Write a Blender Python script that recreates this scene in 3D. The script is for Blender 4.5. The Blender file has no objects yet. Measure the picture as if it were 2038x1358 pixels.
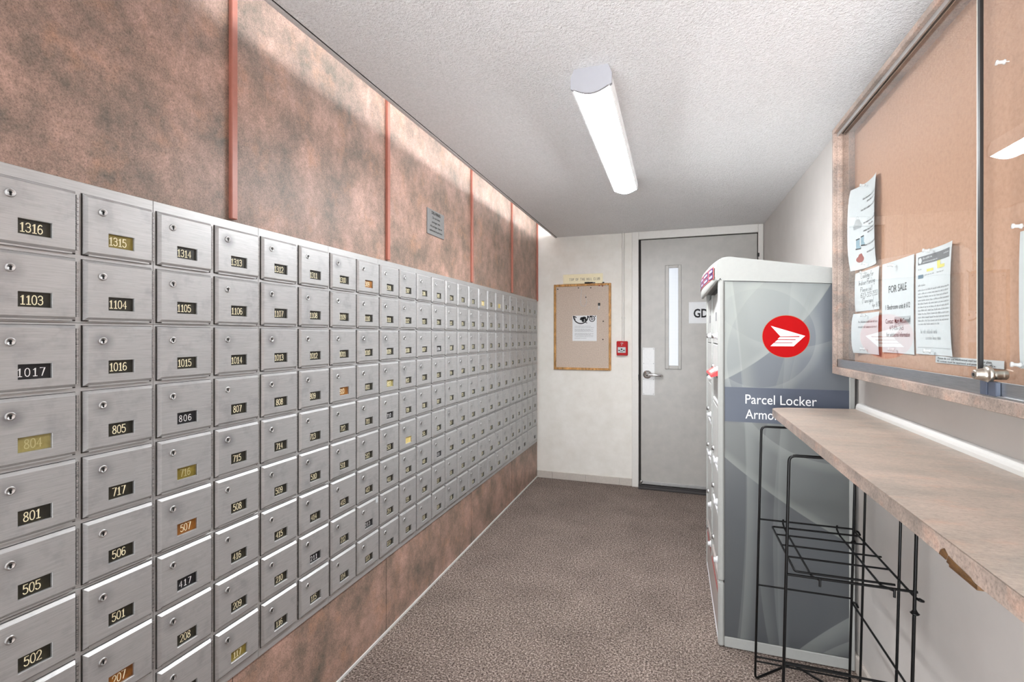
import bpy, math, random
from mathutils import Vector, Matrix
R = math.radians
sc = bpy.context.scene
random.seed(7)

# ------------------------------------------------------------------ camera
cd = bpy.data.cameras.new('camera')
cam = bpy.data.objects.new('camera', cd)
sc.collection.objects.link(cam)
cd.sensor_width = 36.0
cd.lens = 962.0 / 2038.0 * 36.0
cd.shift_y = -11.3 / 2038.0
cd.clip_start = 0.02
cam.location = (0, 0, 1.3)
cam.rotation_euler = (R(90), 0, R(18.533))
sc.camera = cam

# ------------------------------------------------------------------ world, exposure
w = bpy.data.worlds.new('world')
sc.world = w
w.use_nodes = True
# added fill light through the unseen open end: stronger from below than above
_bg = w.node_tree.nodes['Background']; _nt = w.node_tree
_tc = _nt.nodes.new('ShaderNodeTexCoord'); _sx = _nt.nodes.new('ShaderNodeSeparateXYZ'); _mr = _nt.nodes.new('ShaderNodeMapRange')
_nt.links.new(_tc.outputs['Generated'], _sx.inputs[0]); _nt.links.new(_sx.outputs[2], _mr.inputs['Value'])
_mr.inputs['From Min'].default_value = -0.6; _mr.inputs['From Max'].default_value = 0.4
_mr.inputs['To Min'].default_value = 4.5; _mr.inputs['To Max'].default_value = 1.4
_mx = _nt.nodes.new('ShaderNodeMapRange'); _mm = _nt.nodes.new('ShaderNodeMath'); _mm.operation = 'MULTIPLY'
_nt.links.new(_sx.outputs[0], _mx.inputs['Value'])          # fill shaped to come from the left, dim to the right
_mx.inputs['From Min'].default_value = -0.25; _mx.inputs['From Max'].default_value = 0.25
_mx.inputs['To Min'].default_value = 2.0; _mx.inputs['To Max'].default_value = 0.10
_nt.links.new(_mr.outputs[0], _mm.inputs[0]); _nt.links.new(_mx.outputs[0], _mm.inputs[1])
_nt.links.new(_mm.outputs[0], _bg.inputs[1])
_bg.inputs[0].default_value = (0.94, 0.975, 1.0, 1)
sc.view_settings.view_transform = 'Standard'
sc.view_settings.look = 'None'
sc.view_settings.gamma = 1.0
sc.view_settings.use_curve_mapping = False
sc.view_settings.exposure = 1.22
LENS_POWER = 44.0        # diffusers of the ceiling fixtures
COVE_POWER = 12.0       # tube hidden above the ceiling edge
VISION_POWER = 0.27     # bright room behind the door's wired glass

# ------------------------------------------------------------------ dimensions
XL, XR, YE, YB, ZC = -1.192, 0.675, 4.284, -0.8, 2.187
XCE = -1.0226           # ceiling edge, the cove gap lies left of it
ZTOP = 2.52

# ------------------------------------------------------------------ mesh builder
class MB:
    def __init__(s): s.v = []; s.f = []; s.sm = []
    def add(s, vs, fs, smooth=False):
        b = len(s.v)
        s.v += [Vector(p) for p in vs]
        s.f += [[i + b for i in f] for f in fs]
        s.sm += [smooth] * len(fs)
        return s
    def box(s, x0, x1, y0, y1, z0, z1, bev=0.0):
        if x0 > x1: x0, x1 = x1, x0
        if y0 > y1: y0, y1 = y1, y0
        if z0 > z1: z0, z1 = z1, z0
        b = bev
        if b <= 0:
            vs = [(x, y, z) for x in (x0, x1) for y in (y0, y1) for z in (z0, z1)]
            return s.add(vs, [(0, 1, 3, 2), (4, 6, 7, 5), (0, 4, 5, 1), (2, 3, 7, 6), (0, 2, 6, 4), (1, 5, 7, 3)])
        c = [(x0 + x1) / 2, (y0 + y1) / 2, (z0 + z1) / 2]
        h = [(x1 - x0) / 2, (y1 - y0) / 2, (z1 - z0) / 2]
        vs = []; idx = {}
        for sx in (-1, 1):
            for sy in (-1, 1):
                for sz in (-1, 1):
                    sg = (sx, sy, sz)
                    for a in range(3):
                        p = [c[k] + sg[k] * (h[k] - (0 if k == a else b)) for k in range(3)]
                        idx[(sg, a)] = len(vs); vs.append(p)
        fs = []
        for a in range(3):
            o = [k for k in range(3) if k != a]
            for q in (-1, 1):
                ring = []
                for (p1, p2) in ((-1, -1), (1, -1), (1, 1), (-1, 1)):
                    sg = [0, 0, 0]; sg[a] = q; sg[o[0]] = p1; sg[o[1]] = p2
                    ring.append(idx[(tuple(sg), a)])
                fs.append(ring if (q == 1) == (a != 1) else ring[::-1])
        for a in range(3):
            o = [k for k in range(3) if k != a]
            for p1 in (-1, 1):
                for p2 in (-1, 1):
                    q = []
                    for e in (-1, 1):
                        sg = [0, 0, 0]; sg[a] = e; sg[o[0]] = p1; sg[o[1]] = p2
                        q.append(tuple(sg))
                    fs.append([idx[(q[0], o[0])], idx[(q[1], o[0])], idx[(q[1], o[1])], idx[(q[0], o[1])]])
        for sx in (-1, 1):
            for sy in (-1, 1):
                for sz in (-1, 1):
                    sg = (sx, sy, sz)
                    fs.append([idx[(sg, 0)], idx[(sg, 1)], idx[(sg, 2)]])
        return s.add(vs, fs)
    def tube(s, pts, r, n=8, cap=True, smooth=True):
        pts = [Vector(p) for p in pts]
        rs = r if isinstance(r, (list, tuple)) else [r] * len(pts)
        T = []
        for i in range(len(pts)):
            a = pts[max(i - 1, 0)]; b = pts[min(i + 1, len(pts) - 1)]
            T.append((b - a).normalized())
        up = Vector((0, 0, 1)) if abs(T[0].z) < 0.9 else Vector((0, 1, 0))
        N = (up - T[0] * up.dot(T[0])).normalized()
        vs = []; fs = []
        for i, p in enumerate(pts):
            N = (N - T[i] * N.dot(T[i])).normalized()
            B = T[i].cross(N)
            for k in range(n):
                t = 2 * math.pi * k / n
                vs.append(p + (N * math.cos(t) + B * math.sin(t)) * rs[i])
        for i in range(len(pts) - 1):
            for k in range(n):
                fs.append((i * n + k, i * n + (k + 1) % n, (i + 1) * n + (k + 1) % n, (i + 1) * n + k))
        s.add(vs, fs, smooth)
        if cap:
            s.add(vs[:n], [tuple(range(n))[::-1]]); s.add(vs[-n:], [tuple(range(n))])
        return s
    def lathe(s, org, axis, prof, n=20, smooth=True):
        """prof: (distance along axis, radius) pairs"""
        axis = Vector(axis).normalized(); org = Vector(org)
        up = Vector((0, 0, 1)) if abs(axis.z) < 0.9 else Vector((1, 0, 0))
        A = axis.cross(up).normalized(); B = axis.cross(A)
        vs = []; fs = []
        for (d, r) in prof:
            for k in range(n):
                t = 2 * math.pi * k / n
                vs.append(org + axis * d + (A * math.cos(t) + B * math.sin(t)) * max(r, 1e-5))
        for i in range(len(prof) - 1):
            for k in range(n):
                fs.append((i * n + k, i * n + (k + 1) % n, (i + 1) * n + (k + 1) % n, (i + 1) * n + k))
        return s.add(vs, fs, smooth)
    def prism(s, poly, fn, d0, d1):
        """2-D polygon extruded between depths d0 and d1; fn(a, b, d) -> point"""
        n = len(poly)
        vs = [fn(a, b, d0) for a, b in poly] + [fn(a, b, d1) for a, b in poly]
        fs = [tuple(range(n)), tuple(range(2 * n - 1, n - 1, -1))]
        fs += [(i, i + n, (i + 1) % n + n, (i + 1) % n) for i in range(n)]
        return s.add(vs, fs)
    def build(s, name, m, parent=None, org=None):
        me = mesh_of(name, s, org if org is not None else (parent_loc(parent) if parent else Vector()))
        if m: me.materials.append(m)
        return link(name, me, parent)

def mesh_of(name, mb, org=Vector()):
    me = bpy.data.meshes.new(name)
    me.from_pydata([tuple(p - Vector(org)) for p in mb.v], [], mb.f)
    me.polygons.foreach_set('use_smooth', mb.sm)
    import bmesh
    b = bmesh.new(); b.from_mesh(me)
    bmesh.ops.recalc_face_normals(b, faces=b.faces)
    b.to_mesh(me); b.free()
    return me
def parent_loc(p):
    l = Vector()
    while p is not None:
        l += p.location; p = p.parent
    return l
def link(name, me, parent=None):
    o = bpy.data.objects.new(name, me)
    sc.collection.objects.link(o)
    if parent is not None: o.parent = parent
    return o
def thing(name, label, cat, loc=(0, 0, 0), group=None):
    o = bpy.data.objects.new(name, None)
    o.empty_display_size = 0.02
    sc.collection.objects.link(o); o.location = loc
    return tag(o, label, cat, group)
def tag(o, label, cat, group=None):
    o['label'] = label; o['category'] = cat
    if group: o['group'] = group
    return o
def top(name, mb, m, org, label, cat, group=None):
    """a thing that is one mesh, its origin at org"""
    o = mb.build(name, m, None, Vector(org)); o.location = org
    return tag(o, label, cat, group)
def struct(name, mb, m):
    o = mb.build(name, m); o['kind'] = 'structure'
    return o

# ------------------------------------------------------------------ materials
def srgb(r, g, b):
    f = lambda c: (c / 255 / 12.92) if c / 255 <= 0.04045 else ((c / 255 + 0.055) / 1.055) ** 2.4
    return (f(r), f(g), f(b), 1)
class NT:
    def __init__(s, name):
        s.m = bpy.data.materials.new(name); s.m.use_nodes = True
        s.t = s.m.node_tree; s.b = s.t.nodes['Principled BSDF']; s.out = s.t.nodes['Material Output']
    def n(s, typ, **kw):
        o = s.t.nodes.new(typ)
        for k, v in kw.items():
            if hasattr(o, k) and k not in o.inputs: setattr(o, k, v)
            else: o.inputs[k].default_value = v
        return o
    def l(s, a, b): s.t.links.new(a, b)
    def coord(s, scale=(1, 1, 1), kind='Object', rnd=False):
        tc = s.n('ShaderNodeTexCoord'); mp = s.n('ShaderNodeMapping')
        mp.inputs['Scale'].default_value = scale
        src = tc.outputs[kind]
        if rnd:
            oi = s.n('ShaderNodeObjectInfo'); ad = s.n('ShaderNodeVectorMath', operation='MULTIPLY_ADD')
            ad.inputs[0].default_value = (37, 91, 53)
            s.l(oi.outputs['Random'], ad.inputs[1]); s.l(src, ad.inputs[2]); src = ad.outputs[0]
        s.l(src, mp.inputs['Vector'])
        return mp.outputs[0]
    def noise(s, vec, scale, detail=4, rough=0.6):
        o = s.n('ShaderNodeTexNoise'); o.inputs['Scale'].default_value = scale
        o.inputs['Detail'].default_value = detail; o.inputs['Roughness'].default_value = rough
        s.l(vec, o.inputs['Vector']); return o.outputs['Fac']
    def ramp(s, fac, stops):
        o = s.n('ShaderNodeValToRGB'); e = o.color_ramp.elements
        while len(e) > 1: e.remove(e[-1])
        e[0].position, e[0].color = stops[0]
        for p, c in stops[1:]: k = e.new(p); k.color = c
        s.l(fac, o.inputs[0]); return o.outputs[0]
    def mix(s, fac, a, b, mode='MIX'):
        o = s.n('ShaderNodeMix', data_type='RGBA', blend_type=mode)
        for i, x in ((0, fac), (6, a), (7, b)):
            if hasattr(x, 'links'): s.l(x, o.inputs[i])
            else: o.inputs[i].default_value = x
        return o.outputs[2]
    def bump(s, h, strength, dist=0.001):
        o = s.n('ShaderNodeBump'); o.inputs['Strength'].default_value = strength
        o.inputs['Distance'].default_value = dist
        s.l(h, o.inputs['Height']); s.l(o.outputs[0], s.b.inputs['Normal'])
    def math(s, op, a, b=0.0, c=0.0):
        o = s.n('ShaderNodeMath', operation=op)
        for i, x in enumerate((a, b, c)):
            if hasattr(x, 'links'): s.l(x, o.inputs[i])
            else: o.inputs[i].default_value = x
        return o.outputs[0]
    def set(s, **kw):
        for k, v in kw.items(): s.b.inputs[k.replace('_', ' ')].default_value = v
        return s
def plain(name, col, rough=0.5, metal=0.0, var=0.06, spec=0.5, scale=60):
    t = NT(name); t.set(Roughness=rough, Metallic=metal)
    t.b.inputs['Specular IOR Level'].default_value = spec
    nz = t.noise(t.coord(), scale, 3)
    a = tuple(c * (1 - var) for c in col[:3]) + (1,); b = tuple(min(1, c * (1 + var)) for c in col[:3]) + (1,)
    t.l(t.ramp(nz, [(0.3, a), (0.7, b)]), t.b.inputs['Base Color'])
    return t.m
M = {}
# stone-look laminate of the left wall
def laminate(name, cols, streak, grain, big, rough=0.45, lo=0.22, hi=1.4, blot=0.8, mott=0.68, rlo=0.26, rhi=0.70):
    t = NT(name)
    v = t.coord(streak)
    n1 = t.noise(v, big, 10, mott)
    base = t.ramp(n1, [(rlo, cols[0]), (rlo + (rhi - rlo) * .36, cols[1]), (rlo + (rhi - rlo) * .64, cols[2]), (rhi, cols[3])])
    n3 = t.noise(v, big * 2.3, 5, 0.6)
    base = t.mix(t.ramp(n3, [(0.55, (0, 0, 0, 1)), (0.78, (0.75, 0.75, 0.75, 1))]), base, cols[4])
    n2 = t.noise(t.coord(streak), grain, 4, 0.8)
    n4 = t.noise(t.coord(streak), big * 0.55, 6, 0.7)
    base = t.mix(1.0, base, t.ramp(n4, [(0.32, (blot, blot * 1.03, blot * 1.02, 1)), (0.66, (1.12, 1.08, 1.05, 1))]), 'MULTIPLY')
    g = t.ramp(n2, [(0.28, (lo, lo, lo, 1)), (0.47, (0.9, 0.9, 0.9, 1)), (0.70, (hi, hi * .99, hi * .97, 1))])
    col = t.mix(1.0, base, g, 'MULTIPLY')
    t.l(col, t.b.inputs['Base Color']); t.set(Roughness=rough)
    t.b.inputs['Specular IOR Level'].default_value = 0.35
    return t.m
M['copper_lam'] = laminate('copper_laminate', [srgb(104, 98, 90), srgb(140, 121, 110), srgb(166, 138, 126), srgb(194, 160, 148), srgb(184, 142, 118)], (1, 1, 0.85), 300, 6.0, 0.45, 0.40, 1.34, 0.80, 0.78, 0.32, 0.66)
M['counter_lam'] = laminate('counter_laminate', [srgb(132, 124, 116), srgb(154, 142, 132), srgb(166, 151, 140), srgb(176, 161, 150), srgb(178, 145, 126)], (0.6, 1.5, 1), 160, 8.0, 0.34, 0.62, 1.15, 0.88, 0.74)
M['case_lam'] = laminate('case_laminate', [srgb(108, 100, 94), srgb(136, 123, 116), srgb(158, 141, 132), srgb(178, 158, 147), srgb(178, 140, 122)], (1, 1, 1), 200, 9.0, 0.4, 0.4, 1.25, 0.85)
M['wall'] = plain('painted_wall_offwhite', srgb(232, 229, 224), 0.6, var=0.02, scale=8)
def blockwall():
    t = NT('painted_block_wall'); t.set(Roughness=0.55)
    v = t.coord(); n = t.noise(v, 9, 5)
    t.l(t.ramp(n, [(0.3, srgb(226, 222, 214)), (0.7, srgb(236, 233, 227))]), t.b.inputs['Base Color'])
    t.bump(t.noise(v, 90, 4), 0.25, 0.002); return t.m
M['block'] = blockwall()
def greywall():
    t = NT('painted_plaster_grey'); t.set(Roughness=0.5)
    v = t.coord(); n = t.noise(v, 5, 5)
    t.l(t.ramp(n, [(0.3, srgb(196, 191, 187)), (0.7, srgb(204, 199, 195))]), t.b.inputs['Base Color'])
    t.bump(t.noise(v, 160, 3), 0.15, 0.001); return t.m
M['plaster'] = greywall()
def ceil():
    t = NT('popcorn_ceiling'); t.set(Roughness=0.9)
    v = t.coord(); n = t.noise(v, 125, 4, 0.65); n0 = t.noise(v, 3, 3)
    c = t.ramp(n, [(0.30, srgb(232, 231, 231)), (0.62, srgb(253, 252, 253))])
    t.l(t.mix(0.25, c, t.ramp(n0, [(0.3, srgb(236, 235, 235)), (0.7, srgb(248, 247, 247))])), t.b.inputs['Base Color'])
    t.bump(n, 0.9, 0.013); return t.m
M['ceiling'] = ceil()
def carpet():
    t = NT('brown_loop_carpet'); t.set(Roughness=1.0)
    t.b.inputs['Specular IOR Level'].default_value = 0.1
    v = t.coord((1, 1, 1)); n = t.noise(v, 130, 3, 0.85); nb = t.noise(v, 3.5, 4)
    wv = t.n('ShaderNodeTexWave', wave_type='BANDS', bands_direction='Y'); wv.inputs['Scale'].default_value = 38
    wv.inputs['Distortion'].default_value = 3.0; wv.inputs['Detail'].default_value = 3; wv.inputs['Detail Scale'].default_value = 6
    t.l(v, wv.inputs['Vector'])
    c = t.ramp(n, [(0.36, srgb(58, 50, 46)), (0.50, srgb(140, 125, 116)), (0.64, srgb(220, 204, 194))])
    c = t.mix(1.0, c, t.ramp(nb, [(0.3, (0.78, 0.77, 0.77, 1)), (0.7, (1.06, 1.05, 1.05, 1))]), 'MULTIPLY')
    c = t.mix(1.0, c, t.ramp(wv.outputs['Fac'], [(0.0, (0.60, 0.60, 0.60, 1)), (0.6, (1.06, 1.06, 1.06, 1))]), 'MULTIPLY')
    t.l(c, t.b.inputs['Base Color'])
    t.bump(t.math('ADD', n, t.math('MULTIPLY', wv.outputs['Fac'], 0.5)), 0.8, 0.008); return t.m
M['carpet'] = carpet()
def brushed(name, lo, hi, r0, r1, smudge=True, metal=1.0):
    t = NT(name); t.set(Metallic=metal)
    v = t.coord((6, 1.2, 34), rnd=True)
    n = t.noise(v, 16, 4, 0.7)
    c = t.ramp(n, [(0.3, lo), (0.7, hi)])
    if smudge:
        s = t.noise(t.coord((1, 1, 1), rnd=True), 19, 4, 0.6)
        c = t.mix(1.0, c, t.ramp(s, [(0.30, (0.84, 0.84, 0.85, 1)), (0.46, (1, 1, 1, 1))]), 'MULTIPLY')
        # finger grime rubbed in around the keyhole, different on every door
        tc = t.n('ShaderNodeTexCoord'); sp = t.n('ShaderNodeVectorMath', operation='DISTANCE'); t.l(tc.outputs['Object'], sp.inputs[0])
        sp.inputs[1].default_value = (0.0095, -0.0365, 0.0285)
        oi = t.n('ShaderNodeObjectInfo'); mr = t.n('ShaderNodeMapRange', interpolation_type='SMOOTHSTEP')
        t.l(sp.outputs['Value'], mr.inputs['Value']); mr.inputs['From Min'].default_value = 0.030; mr.inputs['From Max'].default_value = 0.006
        g = t.math('MULTIPLY', t.math('MULTIPLY', mr.outputs[0], t.math('MULTIPLY_ADD', s, 1.6, -0.25)), oi.outputs['Random'])
        c = t.mix(g, c, (0.20, 0.20, 0.21, 1))
    t.l(c, t.b.inputs['Base Color'])
    ro = t.n('ShaderNodeMapRange'); ro.inputs['To Min'].default_value = r0; ro.inputs['To Max'].default_value = r1
    t.l(n, ro.inputs['Value']); t.l(ro.outputs[0], t.b.inputs['Roughness'])
    t.bump(n, 0.06, 0.0006); return t.m
M['alu'] = brushed('brushed_aluminium', (0.40, 0.40, 0.40, 1), (0.52, 0.52, 0.52, 1), 0.34, 0.50, True, 0.5)
M['alu_frame'] = brushed('satin_aluminium_frame', (0.42, 0.42, 0.42, 1), (0.53, 0.53, 0.53, 1), 0.36, 0.50, False, 0.5)
M['hinge'] = brushed('hinge_steel', (0.25, 0.25, 0.25, 1), (0.55, 0.55, 0.55, 1), 0.3, 0.5, False)
M['chrome'] = plain('polished_chrome', (0.78, 0.78, 0.78, 1), 0.16, 1.0, 0.03)
M['steel'] = plain('satin_steel', (0.56, 0.56, 0.56, 1), 0.38, 1.0, 0.05)
M['pplate'] = plain('push_plate_steel', (0.72, 0.72, 0.72, 1), 0.5, 0.2, 0.03, 0.3)
M['nickel'] = plain('worn_nickel', (0.52, 0.48, 0.42, 1), 0.28, 1.0, 0.12)
M['track'] = brushed('track_aluminium', (0.36, 0.37, 0.39, 1), (0.50, 0.51, 0.53, 1), 0.28, 0.4, False)
M['black'] = plain('black_plastic', srgb(18, 18, 19), 0.4)
M['wire'] = plain('black_coated_wire', srgb(6, 6, 7), 0.35, 0.0, 0.1, 0.25)
M['hole'] = plain('keyhole_black', srgb(12, 12, 12), 0.7)
M['ink'] = plain('black_ink', srgb(28, 28, 30), 0.8)
M['inkgrey'] = plain('grey_ink', srgb(120, 120, 122), 0.8)
M['pencil'] = plain('pencil_grey', srgb(160, 164, 166), 0.8)
M['redink'] = plain('red_ink', srgb(176, 48, 52), 0.8)
M['paper'] = plain('white_paper', srgb(196, 201, 203), 0.8, var=0.015, spec=0.2)
M['paper_bright'] = plain('bright_white_paper', srgb(228, 230, 232), 0.8, var=0.015)
M['yellow'] = plain('yellow_highlighter', srgb(206, 198, 96), 0.8)
M['teal'] = plain('printed_slate_blue', srgb(92, 116, 132), 0.8)
M['banner'] = plain('printed_dark_grey', srgb(92, 94, 98), 0.8)
M['boots'] = plain('printed_boot_blue', srgb(132, 160, 172), 0.8)
M['bag'] = plain('printed_bag_red', srgb(150, 84, 78), 0.8)
M['white'] = plain('white_enamel', srgb(206, 206, 208), 0.35, var=0.01)
M['edge'] = plain('ground_glass_edge', srgb(214, 214, 204), 0.4)
M['fix'] = plain('fixture_enamel', srgb(166, 166, 172), 0.4, var=0.01)
M['offwhite'] = plain('locker_white_metal', srgb(160, 161, 158), 0.5, var=0.02, spec=0.3)
M['door'] = plain('grey_door_paint', srgb(158, 154, 150), 0.34, var=0.05, scale=14)
def doorpaint():
    t = NT('grey_door_paint'); t.set(Roughness=0.36)
    v = t.coord(); t.l(t.ramp(t.noise(v, 14, 4), [(0.3, srgb(172, 169, 165)), (0.7, srgb(182, 179, 174))]), t.b.inputs['Base Color'])
    t.bump(t.noise(v, 120, 3), 0.16, 0.002); return t.m
M['door'] = doorpaint()
M['frame_paint'] = plain('door_frame_paint', srgb(222, 219, 214), 0.42, var=0.02)
M['tile'] = plain('base_tile_greige', srgb(196, 188, 180), 0.4, var=0.05)
M['caulk'] = plain('white_trim_strip', srgb(206, 205, 202), 0.5, var=0.01)
M['strip'] = plain('copper_paint_strip', srgb(172, 108, 92), 0.4, var=0.06)
M['bead'] = plain('grey_edge_bead', srgb(204, 200, 200), 0.5)
M['gap'] = plain('dark_joint', srgb(44, 40, 38), 0.9)
M['rubber'] = plain('dark_threshold', srgb(58, 54, 54), 0.6)
M['red'] = plain('alarm_red_paint', srgb(180, 12, 20), 0.45, spec=0.2)
M['logo_red'] = plain('emblem_red', srgb(160, 3, 6), 0.45, var=0.03, spec=0.08)
M['logo_rim'] = plain('emblem_rim', srgb(150, 110, 80), 0.4)
M['hood_red'] = plain('mail_hood_red', srgb(214, 30, 36), 0.35)
M['decal_pink'] = plain('decal_pink', srgb(190, 96, 92), 0.45)
M['decal_navy'] = plain('decal_violet', srgb(62, 46, 92), 0.45)
M['decal_lilac'] = plain('decal_lilac', srgb(176, 166, 198), 0.45)
M['cream'] = plain('cream_sign_plastic', srgb(242, 232, 198), 0.45, var=0.02)
M['signgrey'] = plain('engraved_grey_plastic', srgb(128, 128, 128), 0.42)
M['oak'] = laminate('oak_frame', [srgb(168, 118, 62), srgb(188, 138, 80), srgb(200, 150, 90), srgb(212, 164, 104), srgb(180, 126, 66)], (1, 1, 0.3), 60, 14.0)
M['chipwood'] = laminate('exposed_chipboard', [srgb(52, 36, 22), srgb(76, 52, 30), srgb(94, 66, 38), srgb(106, 78, 48), srgb(48, 38, 30)], (1, 0.3, 1), 220, 30.0)
def corkmat(name, a, b, c, sc1):
    t = NT(name); t.set(Roughness=0.95); t.b.inputs['Specular IOR Level'].default_value = 0.1
    v = t.coord(); n = t.noise(v, sc1, 6, 0.75)
    t.l(t.ramp(n, [(0.34, a), (0.5, b), (0.68, c)]), t.b.inputs['Base Color'])
    t.bump(n, 0.4, 0.001); return t.m
M['cork'] = corkmat('pale_cork', srgb(170, 153, 140), srgb(200, 184, 170), srgb(214, 199, 186), 160)
M['peach'] = corkmat('peach_pin_board', srgb(170, 135, 114), srgb(180, 144, 122), srgb(186, 151, 130), 90)
def plate(name, a, b):
    t = NT(name); t.set(Roughness=0.4)
    n = t.noise(t.coord((1, 1, 1), rnd=True), 40, 3)
    t.l(t.ramp(n, [(0.35, a), (0.65, b)]), t.b.inputs['Base Color']); return t.m
M['pl_dark'] = plate('number_plate_dark_olive', srgb(26, 25, 18), srgb(44, 41, 28))
M['pl_black'] = plate('number_plate_black', srgb(14, 14, 18), srgb(24, 24, 28))
M['pl_brass'] = plate('number_plate_brass', srgb(112, 98, 36), srgb(140, 124, 52))
M['pl_pale'] = plate('number_plate_pale_brass', srgb(140, 128, 74), srgb(160, 150, 98))
M['pl_amber'] = plate('number_plate_amber', srgb(112, 66, 18), srgb(150, 96, 30))
M['pl_yellow'] = plate('number_plate_yellow', srgb(206, 180, 96), srgb(222, 200, 130))
M['num'] = plain('engraved_cream', srgb(244, 236, 200), 0.6)
M['numw'] = plain('engraved_white', srgb(240, 240, 240), 0.6)
M['numdim'] = plain('engraved_dim', srgb(186, 178, 130), 0.6)
def emit(name, col, st):
    t = NT(name); t.b.inputs['Base Color'].default_value = (0.8, 0.8, 0.8, 1)
    n = t.noise(t.coord(), 3, 2)
    t.l(t.ramp(n, [(0.2, tuple(c * 0.97 for c in col[:3]) + (1,)), (0.8, col)]), t.b.inputs['Emission Color'])
    t.b.inputs['Emission Strength'].default_value = st; return t.m
M['lens'] = emit('lit_diffuser', (0.955, 0.98, 1.0, 1), LENS_POWER)
M['acryl'] = emit('glowing_acrylic_side', (0.955, 0.97, 1.0, 1), 0.12)
M['tube'] = emit('lit_fluorescent_tube', (0.93, 0.975, 1.0, 1), COVE_POWER)
def vision():
    t = NT('wired_glass_lit'); t.set(Roughness=0.2)
    br = t.n('ShaderNodeTexBrick'); br.offset = 0.0; br.squash = 1.0
    br.inputs['Scale'].default_value = 1.0; br.inputs['Mortar Size'].default_value = 0.0011
    br.inputs['Mortar Smooth'].default_value = 0.3
    br.inputs['Brick Width'].default_value = 0.0125; br.inputs['Row Height'].default_value = 0.0125
    br.inputs['Color1'].default_value = (0.86, 0.90, 0.98, 1); br.inputs['Color2'].default_value = (0.84, 0.88, 0.97, 1)
    br.inputs['Mortar'].default_value = (0.40, 0.43, 0.50, 1)
    tc = t.n('ShaderNodeTexCoord'); sx = t.n('ShaderNodeSeparateXYZ'); cx = t.n('ShaderNodeCombineXYZ')
    t.l(tc.outputs['Object'], sx.inputs[0]); t.l(sx.outputs[0], cx.inputs[0]); t.l(sx.outputs[2], cx.inputs[1])
    t.l(cx.outputs[0], br.inputs['Vector'])
    t.l(br.outputs['Color'], t.b.inputs['Emission Color']); t.b.inputs['Emission Strength'].default_value = VISION_POWER
    t.b.inputs['Base Color'].default_value = (0.3, 0.32, 0.35, 1); return t.m
M['vision'] = vision()
def glass():
    t = NT('clear_sheet_glass'); t.t.nodes.remove(t.b)
    tr = t.n('ShaderNodeBsdfTransparent'); tr.inputs[0].default_value = (0.975, 0.985, 0.98, 1)
    gl = t.n('ShaderNodeBsdfGlossy'); gl.inputs['Roughness'].default_value = 0.0
    ge = t.n('ShaderNodeNewGeometry'); dp = t.n('ShaderNodeVectorMath', operation='DOT_PRODUCT')
    t.l(ge.outputs['Normal'], dp.inputs[0]); t.l(ge.outputs['Incoming'], dp.inputs[1])
    c1 = t.math('SUBTRACT', 1.0, t.math('ABSOLUTE', dp.outputs['Value']))
    n = t.noise(t.coord(), 2, 2)
    f2 = t.math('MULTIPLY', t.math('MULTIPLY_ADD', t.math('POWER', c1, 5.0), 0.90, 0.045), t.math('MULTIPLY_ADD', n, 0.1, 1.35))
    f2 = t.math('MINIMUM', f2, 1.0)
    mx = t.n('ShaderNodeMixShader'); t.l(f2, mx.inputs[0]); t.l(tr.outputs[0], mx.inputs[1]); t.l(gl.outputs[0], mx.inputs[2])
    t.l(mx.outputs[0], t.out.inputs[0]); return t.m
M['glass'] = glass()
def clearplastic():
    t = NT('clear_pin_plastic'); t.set(Roughness=0.08, IOR=1.45)
    t.b.inputs['Transmission Weight'].default_value = 0.35
    t.l(t.ramp(t.noise(t.coord(), 200, 2), [(0.3, (0.82, 0.84, 0.85, 1)), (0.7, (0.95, 0.96, 0.97, 1))]), t.b.inputs['Base Color'])
    return t.m
M['clear'] = clearplastic()
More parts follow.
